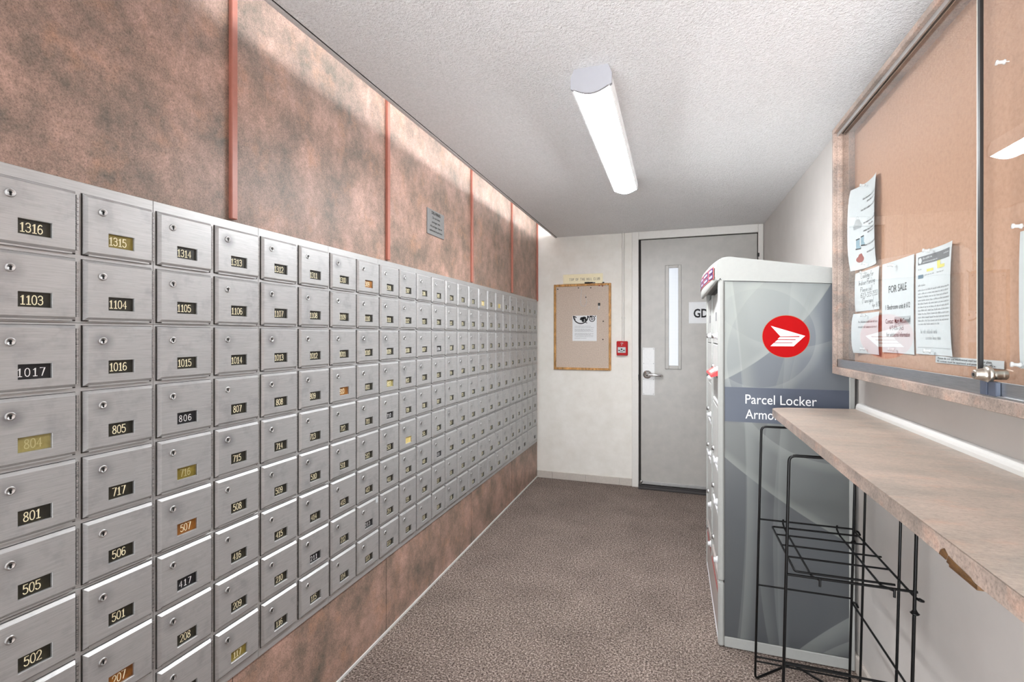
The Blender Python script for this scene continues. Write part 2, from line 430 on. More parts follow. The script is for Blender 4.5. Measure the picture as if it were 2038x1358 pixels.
def graphic():
    """printed abstract swooshes of the locker side: circle-edged translucent veils over a grey print"""
    t = NT('printed_swoosh_graphic'); t.set(Roughness=0.32)
    tc = t.n('ShaderNodeTexCoord'); sx = t.n('ShaderNodeSeparateXYZ'); t.l(tc.outputs['Object'], sx.inputs[0])
    X, Z = sx.outputs[0], sx.outputs[2]
    n = t.noise(t.coord(), 2.2, 3)
    c = t.ramp(n, [(0.32, srgb(72, 74, 75)), (0.70, srgb(82, 84, 83))])
    def ss(x, e0, e1):
        o = t.n('ShaderNodeMapRange', interpolation_type='SMOOTHSTEP')
        t.l(x, o.inputs['Value']); o.inputs['From Min'].default_value = e0; o.inputs['From Max'].default_value = e1
        return o.outputs[0]
    def dist(cx, cz):
        a = t.math('SUBTRACT', X, cx); b = t.math('SUBTRACT', Z, cz)
        return t.math('SQRT', t.math('ADD', t.math('MULTIPLY', a, a), t.math('MULTIPLY', b, b)))
    def veil(c, cx, cz, r, col, s, fade, inside=True):
        d = dist(cx, cz)
        edge = ss(d, r + 0.0015, r - 0.0015) if inside else ss(d, r - 0.0015, r + 0.0015)
        f = ss(d, r - fade, r) if inside else ss(d, r + fade, r)
        return t.mix(t.math('MULTIPLY', t.math('MULTIPLY', edge, f), s), c, col)
    light = srgb(154, 158, 152); mid = srgb(118, 122, 120); blue = srgb(93, 98, 104)
    # upper field: blue-grey, with a large pale round veil coming in from the upper left
    up = ss(Z, 0.93, 0.97)
    c = t.mix(up, c, blue)
    dA = dist(-.243, 1.938)
    inA = t.math('MULTIPLY', ss(dA, 0.936, 0.932), up)
    c = t.mix(t.math('MULTIPLY', inA, 0.40), c, light)
    c = t.mix(t.math('MULTIPLY', inA, t.math('MULTIPLY', ss(dA, 0.93, 0.45), 0.80)), c, light)
    c = t.mix(t.math('MULTIPLY', inA, t.math('MULTIPLY', ss(dA, 0.90, 0.934), 0.30)), c, light)
    c = veil(c, .621, 1.205, .413, light, 0.30, 0.05, False)
    c = veil(c, -5.671, .670, 5.952, light, 0.22, 0.05, False)
    c = veil(c, 12.126, .422, 11.73, light, 0.16, 0.05, True)
    c = veil(c, .449, 1.582, .331, light, 0.20, 0.05, False)
    c = veil(c, .329, 1.289, .202, light, 0.20, 0.04, False)
    # lower field: darker left of a long falling arc, upright strips, two pale arcs bottom right
    lo = ss(Z, 0.95, 0.93)
    dB = dist(1.736, 2.593)
    c = t.mix(t.math('MULTIPLY', t.math('MULTIPLY', ss(dB, 2.369, 2.365), lo), 0.30), c, mid)
    c = t.mix(t.math('MULTIPLY', t.math('MULTIPLY', ss(dB, 2.365, 2.369), lo), 0.35), c, srgb(76, 80, 88))
    c = t.mix(t.math('MULTIPLY', t.math('MULTIPLY', t.math('MULTIPLY', ss(dB, 2.369, 2.365), ss(dB, 2.33, 2.367)), lo), 0.30), c, light)
    c = veil(c, -6.695, .647, 6.980, mid, 0.55, 0.07, False)
    c = veil(c, 2.906, .508, 2.583, mid, 0.34, 0.05, True)
    c = veil(c, 4.099, .456, 3.719, mid, 0.30, 0.04, True)
    c = veil(c, 1.843, -1.255, 1.890, mid, 0.75, 0.10, True)
    c = veil(c, 1.067, -.577, .809, mid, 0.65, 0.06, True)
    t.l(c, t.b.inputs['Base Color']); return t.m
M['graphic'] = graphic()
M['band'] = plain('printed_navy_band', srgb(66, 73, 88), 0.36, var=0.04, scale=4)
M['blank'] = plain('door_white_metal', srgb(186, 187, 185), 0.35, var=0.01)
M['kick'] = plain('kick_panel_grey', srgb(176, 168, 164), 0.45)

# ------------------------------------------------------------------ lettering
_tc = {}
def text_shape(s, bold=0.0, shear=0.0):
    key = (s, bold, shear)
    if key not in _tc:
        cu = bpy.data.curves.new('lettering', 'FONT'); cu.body = s; cu.size = 1.0; cu.offset = bold; cu.shear = shear
        cu.resolution_u = 3
        o = bpy.data.objects.new('lettering', cu)
        me = o.to_mesh()
        vs = [(v.co.x, v.co.y) for v in me.vertices]; fs = [tuple(p.vertices) for p in me.polygons]
        o.to_mesh_clear(); bpy.data.objects.remove(o); bpy.data.curves.remove(cu)
        _tc[key] = (vs, fs)
    return _tc[key]
def letter(mb, s, fn, a0, b0, size, width=None, align='L', bold=0.0, shear=0.0, d=0.0008):
    """lettering on a surface; fn(a, b, d) maps along-line, up, and height off the surface to a point"""
    vs, fs = text_shape(s, bold, shear)
    if not vs: return
    xm = min(v[0] for v in vs); xM = max(v[0] for v in vs)
    kx = (width / (xM - xm)) if width else size
    off = {'L': 0, 'C': -(xM - xm) * kx / 2, 'R': -(xM - xm) * kx}[align]
    mb.add([fn(a0 + off + (x - xm) * kx, b0 + y * size, d) for x, y in vs], fs)
STROKES = {
 '0': [[(.25, 0), (.08, .12), (0, .35), (0, .65), (.08, .88), (.25, 1), (.42, 1), (.58, .88), (.66, .65), (.66, .35), (.58, .12), (.42, 0), (.25, 0)]],
 '1': [[(.08, .80), (.34, 1), (.34, 0)], [(.08, 0), (.60, 0)]],
 '2': [[(0, .76), (.08, .92), (.24, 1), (.44, 1), (.60, .9), (.66, .72), (.58, .52), (0, 0), (.68, 0)]],
 '3': [[(.02, .84), (.18, .98), (.42, 1), (.60, .9), (.62, .68), (.48, .55), (.26, .54)], [(.48, .55), (.64, .44), (.67, .24), (.56, .07), (.36, 0), (.16, .02), (0, .16)]],
 '4': [[(.50, 0), (.50, 1), (0, .30), (.68, .30)]],
 '5': [[(.60, 1), (.10, 1), (.04, .55), (.22, .63), (.44, .62), (.62, .50), (.67, .30), (.58, .09), (.38, 0), (.16, .02), (0, .16)]],
 '6': [[(.58, .92), (.40, 1), (.22, .96), (.07, .78), (0, .48), (.02, .22), (.14, .05), (.33, 0), (.52, .06), (.65, .22), (.64, .42), (.50, .56), (.30, .58), (.12, .50), (.02, .34)]],
 '7': [[(0, 1), (.66, 1), (.26, 0)]],
 '8': [[(.33, .54), (.12, .64), (.06, .80), (.16, .95), (.33, 1), (.52, .95), (.60, .80), (.54, .64), (.33, .54), (.10, .42), (0, .24), (.10, .05), (.33, 0), (.57, .05), (.67, .24), (.56, .42), (.33, .54)]],
 '9': [[(.08, .08), (.26, 0), (.44, .04), (.60, .22), (.66, .52), (.64, .78), (.52, .95), (.33, 1), (.14, .94), (.02, .78), (.02, .58), (.16, .44), (.36, .42), (.54, .50), (.64, .66)]],
 'T': [[(0, 1), (.7, 1)], [(.35, 1), (.35, 0)]], 'O': [[(.3, 0), (.08, .14), (0, .5), (.08, .86), (.3, 1), (.46, 1), (.68, .86), (.76, .5), (.68, .14), (.46, 0), (.3, 0)]],
 'P': [[(0, 0), (0, 1), (.42, 1), (.6, .88), (.6, .64), (.42, .5), (0, .5)]], 'F': [[(0, 0), (0, 1), (.6, 1)], [(0, .52), (.48, .52)]],
 'H': [[(0, 0), (0, 1)], [(.66, 0), (.66, 1)], [(0, .52), (.66, .52)]], 'E': [[(.6, 0), (0, 0), (0, 1), (.6, 1)], [(0, .52), (.5, .52)]],
 'I': [[(.1, 0), (.1, 1)]], 'L': [[(0, 1), (0, 0), (.56, 0)]], 'C': [[(.66, .84), (.46, 1), (.28, 1), (.08, .86), (0, .5), (.08, .14), (.28, 0), (.46, 0), (.66, .16)]],
 'U': [[(0, 1), (0, .2), (.14, .02), (.34, 0), (.52, .02), (.66, .2), (.66, 1)]], 'B': [[(0, .5), (.44, .5), (.6, .64), (.58, .9), (.4, 1), (0, 1), (0, 0), (.46, 0), (.66, .14), (.64, .38), (.44, .5)]],
 'A': [[(0, 0), (.34, 1), (.7, 0)], [(.12, .36), (.58, .36)]],
 'a': [[(.42, .38), (.24, .48), (.04, .34), (.04, .1), (.2, 0), (.42, .14), (.44, .44), (.44, .08), (.54, 0)]],
 'c': [[(.42, .4), (.22, .48), (.02, .3), (.04, .08), (.22, 0), (.44, .1)]], 'd': [[(.42, .38), (.22, .46), (.02, .28), (.06, .06), (.24, 0), (.42, .14)], [(.46, 1), (.42, .04), (.52, 0)]],
 'e': [[(.02, .24), (.38, .28), (.34, .46), (.14, .48), (.0, .26), (.08, .04), (.26, 0), (.44, .1)]], 'f': [[(.46, .9), (.32, 1), (.2, .84), (.14, 0)], [(0, .5), (.38, .52)]],
 'g': [[(.42, .4), (.2, .48), (.02, .3), (.14, .06), (.38, .16), (.44, .46), (.38, -.3), (.2, -.42), (.02, -.3)]], 'i': [[(.1, .48), (.08, .08), (.16, 0)], [(.1, .66), (.13, .70)]],
 'k': [[(.04, 1), (.02, 0)], [(.38, .48), (.06, .22), (.4, 0)]], 'l': [[(.12, 1), (.06, .08), (.16, 0)]], 'n': [[(.02, .46), (.02, 0)], [(.02, .3), (.2, .48), (.38, .4), (.38, .06), (.48, 0)]],
 'o': [[(.2, 0), (.02, .14), (.04, .38), (.2, .48), (.38, .38), (.4, .14), (.2, 0)]], 'p': [[(.06, .48), (0, -.4)], [(.04, .32), (.2, .48), (.4, .38), (.36, .1), (.18, 0), (.04, .1)]],
 'r': [[(.04, .46), (.04, 0)], [(.04, .28), (.18, .46), (.34, .44)]], 's': [[(.34, .42), (.16, .48), (.06, .34), (.3, .2), (.28, .02), (.02, .02)]],
 '-': [[(.05, .45), (.45, .45)]], '(': [[(.3, 1.05), (.08, .7), (.06, .3), (.26, -.1)]], ')': [[(.05, 1.05), (.26, .7), (.26, .3), (.04, -.1)]], '/': [[(0, -.05), (.4, 1.02)]],
}
def stroke(mb, s, fn, a0, b0, h, sp, th, aspect=1.0, slant=0.0, d=0.0006, align='L'):
    """single-stroke engraved or handwritten lettering as flat ribbons; returns the end of the line"""
    if align == 'C':
        wsum = sum((0.5 * sp if ch == ' ' else (max(p[0] for q in STROKES[ch] for p in q)) * h * aspect + sp) for ch in s) - sp
        a0 = a0 - wsum / 2
    x = a0
    for ch in s:
        if ch == ' ': x += sp * 1.6; continue
        for pl in STROKES[ch]:
            P = [(x + p[0] * h * aspect + slant * p[1] * h, b0 + p[1] * h) for p in pl]
            L = []; Rr = []
            for i, p in enumerate(P):
                a = P[max(i - 1, 0)]; b = P[min(i + 1, len(P) - 1)]
                tx, ty = b[0] - a[0], b[1] - a[1]; k = math.hypot(tx, ty) or 1
                nx, ny = -ty / k * th / 2, tx / k * th / 2
                if 0 < i < len(P) - 1:
                    ux, uy = p[0] - a[0], p[1] - a[1]; q = math.hypot(ux, uy) or 1
                    cs = max(0.55, (tx * ux + ty * uy) / (k * q)); nx /= cs; ny /= cs
                ex = ey = 0
                if i == 0 and P[0] != P[-1]: ex, ey = -tx / k * th * .4, -ty / k * th * .4
                if i == len(P) - 1 and P[0] != P[-1]: ex, ey = tx / k * th * .4, ty / k * th * .4
                L.append(fn(p[0] + nx + ex, p[1] + ny + ey, d)); Rr.append(fn(p[0] - nx + ex, p[1] - ny + ey, d))
            n = len(P)
            mb.add(L + Rr, [(i, i + 1, n + i + 1, n + i) for i in range(n - 1)])
        x += max(p[0] for q in STROKES[ch] for p in q) * h * aspect + sp
    return x
def greek(mb, fn, a0, a1, b0, h, rnd, d=0.0005):
    """a line of print too small to read: letter-sized marks in word groups"""
    a = a0
    while a < a1 - h:
        for k in range(rnd.randint(2, 8)):
            if a > a1 - h * .5: break
            ww = h * rnd.uniform(.32, .5); hh = h * rnd.choice((.62, .62, .66, 1.0))
            q = rnd.choice(('l', 'u', 'o'))
            t = h * .13
            bars = [(a, a + t, 0, hh)]
            if q != 'l': bars += [(a + ww - t, a + ww, 0, h * .62), (a, a + ww, 0 if q == 'u' else h * .5, t if q == 'u' else h * .62)]
            for (x0, x1, y0, y1) in bars:
                mb.add([fn(x0, b0 + y0, d), fn(x1, b0 + y0, d), fn(x1, b0 + y1, d), fn(x0, b0 + y1, d)], [(0, 1, 2, 3)])
            a += (ww if q != 'l' else t) + h * .14
        a += h * .42
def poly(mb, fn, pts, d=0.0006):
    mb.add([fn(a, b, d) for a, b in pts], [tuple(range(len(pts)))])
def disc(cx, cy, rx, ry=None, n=28, a0=0, a1=2 * math.pi):
    ry = ry or rx
    return [(cx + rx * math.cos(a0 + (a1 - a0) * k / n), cy + ry * math.sin(a0 + (a1 - a0) * k / n)) for k in range(n)]
def fillet(pts, r, n=5):
    pts = [Vector(p) for p in pts]; out = [pts[0]]
    for i in range(1, len(pts) - 1):
        a = (pts[i - 1] - pts[i]); b = (pts[i + 1] - pts[i])
        ra = min(r, a.length * .45, b.length * .45)
        p0 = pts[i] + a.normalized() * ra; p1 = pts[i] + b.normalized() * ra
        for k in range(n + 1):
            t = k / n
            out.append((1 - t) ** 2 * p0 + 2 * t * (1 - t) * pts[i] + t * t * p1)
    return out + [pts[-1]]

# ================================================================== the setting
struct('floor', MB().box(XL - .06, XR + .06, YB - .06, YE + .06, -.05, 0), M['carpet'])
c = MB().box(XCE, XR + .06, YB - .06, YE + .001, ZC, ZC + .035)
c.box(XL - .06, XR + .06, YB - .06, YE + .06, ZTOP, ZTOP + .04)
struct('ceiling', c, M['ceiling'])
struct('trim_1', MB().box(XCE - .001, XCE + .014, YB, YE - .001, ZC - .005, ZC + .036, .001), M['bead'])          # metal bead along the ceiling edge
struct('trim_2', MB().box(XCE + .0145, XCE + .0175, YB, YE - .001, ZC - .0012, ZC + .002), M['gap'])
struct('wall_left', MB().box(XL - .06, XL, YB, YE + .06, 0, ZTOP), M['copper_lam'])
struct('wall_end', MB().box(XL - .06, XR + .06, YE, YE + .06, 0, ZTOP), M['block'])
struct('wall_right', MB().box(XR, XR + .06, -.12, YE, 0, ZTOP), M['plaster'])
struct('trim_10', MB().box(XR, XR + .06, YB, -.12, 0, ZTOP), M['copper_lam'])  # unseen stretch of right wall, dark cladding invented to dim door-edge reflections
struct('baseboard_left', MB().box(XL, XL + .006, YB, YE, 0, .012, .001), M['caulk'])
b = MB(); j = MB()
for y0, y1 in ((-1.19, -1.048), (-1.046, -.745), (-.743, -.451), (-.449, -.345)):
    b.box(y0, y1, YE - .012, YE, 0, .064, .002)
struct('baseboard_end', b, M['tile'])
b = MB(); y = YE - .05
while y > YB + .3:
    b.box(XR - .011, XR, y - .298, y, 0, .064, .002); y -= .3
struct('baseboard_right', b, M['tile'])
# panel joints and copper strips of the left wall
b = MB()
for yy in (-.70, .18, 1.052, 1.826, 2.76, 3.55):
    b.box(XL, XL + .0006, yy - .0008, yy + .0008, .012, .33)
struct('trim_3', b, M['gap'])
for i, yy in enumerate((1.048, 1.829, 2.757, 3.542)):
    struct('trim_%d' % (4 + i), MB().box(XL, XL + .014, yy - .010, yy + .010, 1.629, 2.44, .002), M['strip'])
struct('trim_8', MB().box(XL, XL + .014, YE - .03, YE - .012, 1.612, 2.44, .002), M['strip'])
# the white corner board at the end of the wood panel is the end wall itself

# ------------------------------------------------------------------ door in the end wall
dm = MB().box(-.268, .628, YE - .016, YE + .004, .036, 2.112, .002)
door = struct('door_1', dm, M['door'])
fr = MB()
fr.box(-.343, -.288, YE - .024, YE, 0, 2.186, .003)
fr.box(.634, .672, YE - .024, YE, 0, 2.186, .003)
fr.box(-.288, .634, YE - .024, YE, 2.120, 2.186, .003)
fr.build('door_frame', M['frame_paint'], door)
MB().box(-.287, -.269, YE - .006, YE, 0, 2.119).box(.629, .634, YE - .006, YE, 0, 2.119).box(-.288, .634, YE - .006, YE, 2.112, 2.119).build('door_gap', M['gap'], door)
MB().box(-.262, .62, YE - .026, YE - .014, .034, .060, .002).build('door_sweep', M['steel'], door)
MB().box(-.287, .634, YE - .07, YE, 0, .018, .004).box(-.287, .634, YE - .035, YE, .018, .026, .002).build('threshold', M['rubber'], door)
vf = MB()
x0, x1, z0, z1 = -.0704, .0578, 1.017, 1.888
for (a, bb_, cc, dd) in ((x0, x0 + .030, z0, z1), (x1 - .025, x1, z0, z1), (x0 + .03, x1 - .025, z0, z0 + .030), (x0 + .03, x1 - .025, z1 - .024, z1)):
    vf.box(a, bb_, YE - .026, YE - .014, cc, dd, .003)
vf2 = vf.build('vision_frame', M['door'], door)
MB().box(x0 - .0016, x1 + .0016, YE - .0172, YE - .015, z0 - .0016, z1 + .0016).build('vision_gap', M['inkgrey'], door)
MB().box(x0 + .028, x1 - .023, YE - .018, YE - .014, z0 + .028, z1 - .022).build('vision_glass', M['vision'], door)
MB().box(-.2552, -.156, YE - .019, YE - .015, .7905, 1.1955, .001).build('push_plate', M['pplate'], door)
sc_ = MB()
for px in (-.246, -.165):
    for pz in (.802, .925, 1.06, 1.184):
        sc_.lathe((px, YE - .019, pz), (0, -1, 0), [(0, .0035), (.0015, .0034), (.0022, .001)], 10)
sc_.build('plate_screws', M['hinge'], door)
lv = MB().lathe((-.215, YE - .019, .967), (0, -1, 0), [(0, .037), (.006, .037), (.012, .032), (.016, .020), (.03, .016), (.052, .014), (.056, .0)], 28)
lv.tube(fillet([(-.215, YE - .060, .967), (-.150, YE - .066, .968), (-.103, YE - .060, .962), (-.097, YE - .045, .958)], .02), [.012] * 3 + [.0115] * 11, 10)
lv.build('lever_handle', M['chrome'], door)
MB().box(-.2895, -.281, YE - .028, YE - .02, .915, .965, .001).build('strike_plate', M['black'], door)
MB().box(.626, .642, YE - .030, YE - .012, 1.925, 1.955, .002).build('hinge', M['black'], door)
ds = MB().tube([(-.270, YE - .028, .03), (-.266, YE - .040, .055)], .007, 8).lathe((-.266, YE - .040, .05), (.3, -.5, 1), [(0, .010), (.016, .011), (.022, .006), (.023, 0)], 12)
top('door_holder', ds, M['steel'], (-.27, YE - .03, .02), 'small metal hold-open catch at the bottom left corner of the grey door', 'door catch')

# ------------------------------------------------------------------ ceiling fixtures
def fixture(y0, y1, xc, label):
    t = thing('ceiling_light', label, 'light', (xc, (y0 + y1) / 2, ZC))
    def prof(scale=1.0):
        return [(-.0555, 0), (-.067, -.030), (-.067, -.062), (-.060, -.068), (.060, -.068), (.067, -.062), (.067, -.030), (.0555, 0)]
    h = MB(); P = prof()
    # housing: sloping sides and flat back
    side = [(-.0555, 0), (-.067, -.032), (-.067, -.064), (-.0605, -.068), (-.0585, -.06), (-.052, -.004)]
    for sg in (-1, 1):
        MB().prism([(a * sg, b) for a, b in side], lambda a, b, d: (xc + a, d, ZC + b), y0 + .012, y1 - .012).build('side_diffuser', M['acryl'], t)
    h.box(xc - .055, xc + .055, y0 + .012, y1 - .012, ZC - .006, ZC)
    h.build('housing', M['fix'], t)
    lens = [(-.0575, -.058)] + [(-.0575 + .115 * k / 10, -.066 - .017 * math.sin(math.pi * k / 10)) for k in range(11)] + [(.0575, -.058)]
    MB().prism(lens, lambda a, b, d: (xc + a, d, ZC + b), y0 + .010, y1 - .010).build('diffuser', M['lens'], t)
    ecp = [(-.0565, 0), (-.068, -.030), (-.068, -.064), (-.0595, -.069)] + [(-.0575 + .115 * k / 10, -.0675 - .0185 * math.sin(math.pi * k / 10)) for k in range(11)] + [(.0595, -.069), (.068, -.064), (.068, -.030), (.0565, 0)]
    for (a, bq) in ((y0, y0 + .012), (y1 - .012, y1)):
        MB().prism(ecp, lambda aa, bb, d: (xc + aa, d, ZC + bb), a, bq).build('end_cap', M['fix'], t)
    return t
fixture(1.594, 2.812, -.260, 'long white ceiling light with a lit diffuser above the corridor')
# lamp hidden in the cove above the ceiling edge
t = thing('cove_tube_light', 'fluorescent tube hidden above the ceiling edge, washing the top of the brown wall', 'light', (-.905, 2.7, ZC + .036))
MB().tube([(-.905, 0.92, ZC + .066), (-.905, 4.22, ZC + .066)], .019, 12).build('tube', M['tube'], t)
MB().box(-.93, -.88, .89, 4.25, ZC + .035, ZC + .044, .001).box(-.922, -.888, 0.895, .915, ZC + .044, ZC + .090, .002).box(-.922, -.888, 4.225, 4.245, ZC + .044, ZC + .090, .002).build('batten', M['white'], t)

# ================================================================== mailboxes
PC, PR = .155, .1395
Y0, Z0 = .5243, 1.5995
NAMES = ['1316 1315 1314 1313 1312 1311 1310 1309 1308 1307 1306 1305 1304 1303 1302 1301 1217 1216 1215 1214 1213 1212 1211 1210',
 '1103 1104 1105 1106 1107 1108 1109 1110 1111 1112 1113 1114 1115 1116 1117 1201 1202 1203 1204 1205 1206 1207 1208 1209',
 '1017 1016 1015 1014 1013 1012 1011 1010 1009 1008 1007 1006 1005 1004 1003 1002 1001 917 916 915 914 913 912 911',
 '804 805 806 807 808 809 810 811 812 813 814 815 816 817 901 902 903 904 905 906 907 908 909 910',
 '801 717 716 715 714 713 712 711 710 709 708 707 706 705 704 703 702 701 617 616 615 614 613 612',
 '505 506 507 508 509 510 511 512 513 514 515 516 517 601 602 603 604 605 606 607 608 609 610 611',
 '502 501 417 416 415 414 413 412 411 410 409 408 407 406 405 404 403 402 401 317 316 315 314 313',
 '206 207 208 209 210 211 212 213 214 215 216 217 301 302 303 304 305 306 307 308 309 310 311 312',
 '203 202 201 117 116 115 114 113 112 111 110 109 108 107 106 105 104 103 102 101 - - - -']
NAMES = [r.split() for r in NAMES]
SPECIAL = {'1315': ('pl_brass', 'num'), '1017': ('pl_black', 'numw'), '804': ('pl_pale', 'numdim'), '806': ('pl_black', 'numw'), '716': ('pl_brass', 'numdim'),
 '505': ('pl_dark', 'num'), '507': ('pl_amber', 'num'), '417': ('pl_black', 'numw'), '810': ('pl_amber', 'num'), '1309': ('pl_amber', 'num'), '211': ('pl_black', 'numw'), '1006': ('pl_black', 'numw'),
 '710': ('pl_black', 'numw'), '213': ('pl_black', 'numw'), '514': ('pl_yellow', 'numdim'), '1301': ('pl_yellow', 'numw'), '1216': ('pl_yellow', 'numdim'), '812': ('pl_pale', 'num'), '408': ('pl_black', 'numw'),
 '117': ('pl_brass', 'num'), '207': ('pl_amber', 'num')}
PLW = {'pl_brass': 'a brass-yellow plate', 'pl_black': 'a black plate', 'pl_pale': 'a faded pale plate', 'pl_amber': 'an amber plate', 'pl_yellow': 'a bright yellow plate'}
ORD = ['first', 'second', 'third', 'fourth', 'fifth', 'sixth', 'seventh', 'eighth', 'ninth', 'tenth', 'eleventh', 'twelfth']
ROWN = ['top row', 'second row down', 'third row down', 'fourth row down', 'fifth row down', 'sixth row down', 'seventh row down', 'eighth row down', 'bottom row']
XF = -1.187            # face of the mailbox frames; everything on it stands out towards +X
# shared meshes, local frame: x out of the wall, y along the wall, z up, origin at the door's centre on the frame face
def door_shape(wd, wy0, wy1):
    hh = .064; hw = wd / 2; T0, T1, cf = .0035, .0095, .0062
    wz0, wz1 = hh - .106, hh - .0755
    m = MB()
    o = [(0, -hw, -hh), (0, hw, -hh), (0, hw, hh), (0, -hw, hh)]
    o1 = [(T0, y, z) for _, y, z in o]
    i1 = [(T1, -hw + cf, -hh + cf), (T1, hw - cf * .45, -hh + cf), (T1, hw - cf * .45, hh - cf), (T1, -hw + cf, hh - cf)]
    hi = [(T1, wy0, wz0), (T1, wy1, wz0), (T1, wy1, wz1), (T1, wy0, wz1)]
    hb = [(T1 - .0012, y, z) for y, z in ((wy0 + .0008, wz0 + .0008), (wy1 - .0008, wz0 + .0008), (wy1 - .0008, wz1 - .0008), (wy0 + .0008, wz1 - .0008))]
    hd = [(.0040, y, z) for _, y, z in hb]
    rings = [o, o1, i1, hi, hb, hd]
    vs = [p for r in rings for p in r]
    fs = []
    for k in range(5):
        for q in range(4):
            fs.append((k * 4 + q, k * 4 + (q + 1) % 4, k * 4 + 4 + (q + 1) % 4, k * 4 + 4 + q))
    m.add(vs, fs)
    # finger lip along the bottom edge
    m.add([(T0 * .3, -hw + .010, -hh - .0022), (T0 * .3, hw - .006, -hh - .0022), (T0 + .0016, hw - .006, -hh - .0022), (T0 + .0016, -hw + .010, -hh - .0022),
           (T0 * .3, -hw + .010, -hh + .001), (T0 * .3, hw - .006, -hh + .001), (T0 + .0016, hw - .006, -hh + .001), (T0 + .0016, -hw + .010, -hh + .001)],
          [(0, 1, 2, 3), (4, 7, 6, 5), (0, 4, 5, 1), (1, 5, 6, 2), (2, 6, 7, 3), (3, 7, 4, 0)])
    return m, (wz0, wz1)
def mk(mb, name, mats):
    me = mesh_of(name, mb)
    for x in mats: me.materials.append(x)
    return me
WY0, WY1 = -.0705 + .045, -.0705 + .0995
dmb, (WZ0, WZ1) = door_shape(.141, WY0, WY1)
ME_DOOR = mk(dmb, 'mailbox_door', [M['alu']])
dwide, _ = door_shape(.296, .045, .0995)
ME_DOORW = mk(dwide, 'mailbox_door_wide', [M['alu']])
ME_GAP = mk(MB().box(.0001, .0008, -.0725, .0722, -.0665, .0650), 'mailbox_gap_shade', [M['gap']])  # dark plate standing in for the shadow gap around each door
ME_GAPW = mk(MB().box(.0001, .0008, -.1500, .1497, -.0665, .0650), 'mailbox_gap_shade_wide', [M['gap']])
hm = MB()
for k in range(13):
    z = -.058 + k * .009
    hm.tube([(.0045, .0735, z), (.0045, .0735, z + .0078)], .0026, 8)
ME_HINGE = mk(hm, 'mailbox_hinge', [M['hinge']])
LY, LZ = -.0705 + .034, .064 - .0325
ME_LOCK = mk(MB().lathe((.0095, LY, LZ), (1, 0, 0), [(-.001, .0082), (.0016, .0082), (.0026, .0070), (.0026, .0058), (.0018, .0054), (.0018, 0)], 18), 'mailbox_lock', [M['steel']])
kh = MB().lathe((.0113, LY, LZ + .001), (1, 0, 0), [(0, .0025), (.0004, .0025), (.0004, 0)], 10).box(.0113, .0117, LY - .0015, LY + .0015, LZ - .0056, LZ)
ME_KEY = mk(kh, 'mailbox_keyhole', [M['hole']])
ME_PLATE = {}
def plate_mesh(k, dy=0.0):
    if (k, dy) not in ME_PLATE:
        ME_PLATE[(k, dy)] = mk(MB().box(.0012, .0040, WY0 + dy + .0002, WY1 + dy - .0002, WZ0 + .0002, WZ1 - .0002), 'number_plate', [M[k]])
    return ME_PLATE[(k, dy)]
def obj(name, me, parent):
    o = bpy.data.objects.new(name, me); sc.collection.objects.link(o); o.parent = parent; return o
nb = 0
for r in range(9):
    for cidx in range(24):
        nm = NAMES[r][cidx]
        if r == 8 and (cidx < 2 or cidx == 23): continue
        wide = (r == 8 and cidx == 22)
        yc = Y0 + PC * cidx + .0005 + .0705 + (.0775 if wide else 0)
        zc = Z0 - PR * r - .064
        pl, nk = SPECIAL.get(nm, ('pl_dark', 'num'))
        col = cidx + 1
        cname = ('the ' + ORD[cidx] + ' column from the left') if cidx < 12 else ('the ' + ORD[23 - cidx] + ' column from the right')
        if wide:
            lab = 'double-width aluminium mailbox at the far right end of the bottom row'
        elif cidx < 8:
            lab = 'brushed aluminium mailbox numbered %s, %s' % (nm, ROWN[r])
            if pl != 'pl_dark': lab += ', with ' + PLW[pl]
        else:
            lab = 'aluminium mailbox in the %s, %s' % (ROWN[r], cname[4:])
            if pl in PLW: lab = 'aluminium mailbox with %s, %s, %s' % (PLW[pl], ROWN[r], cname[4:].replace(' column', ''))
        t = thing('mailbox', lab, 'mailbox', (XF, yc, zc), 'apartment mailboxes on the left wall')
        if nm == '1112': ROT = R(-1.4)
        else: ROT = R(random.uniform(-.12, .12))
        t.rotation_euler = (0, random.uniform(-.0015, .0015), ROT)
        obj('door', ME_DOORW if wide else ME_DOOR, t)
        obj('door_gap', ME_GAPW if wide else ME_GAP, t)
        if not wide: obj('hinge', ME_HINGE, t)
        lk = obj('lock', ME_LOCK, t)
        obj('keyhole', ME_KEY, lk)
        dy = .0705 if wide else 0.0
        if wide: dy = .0705
        p = obj('number_plate', plate_mesh(pl, dy), t)
        if nm != '-':
            mb = MB(); h = .0175
            font = nm in ('1017', '806', '417', '211', '710', '213', '1006', '408')
            x0 = WY0 + (.0055 if len(nm) == 4 else .0115) + random.uniform(-.001, .001)
            if font: x0 -= .003
            if nm in ('809', '810', '1309', '713'): x0 -= .006
            stroke(mb, nm, lambda a, b, d: (.0040 + d, a, b), x0, WZ0 + .0062 + random.uniform(-.0006, .0006), h * (.88 if font else 1), .0048 if font else .0024, .0017 if not font else .0014, .62 if not font else .72, 0, .0003)
            me = mk(mb, 'number_' + nm, [M[nk]])
            obj('number', me, p)
        nb += 1
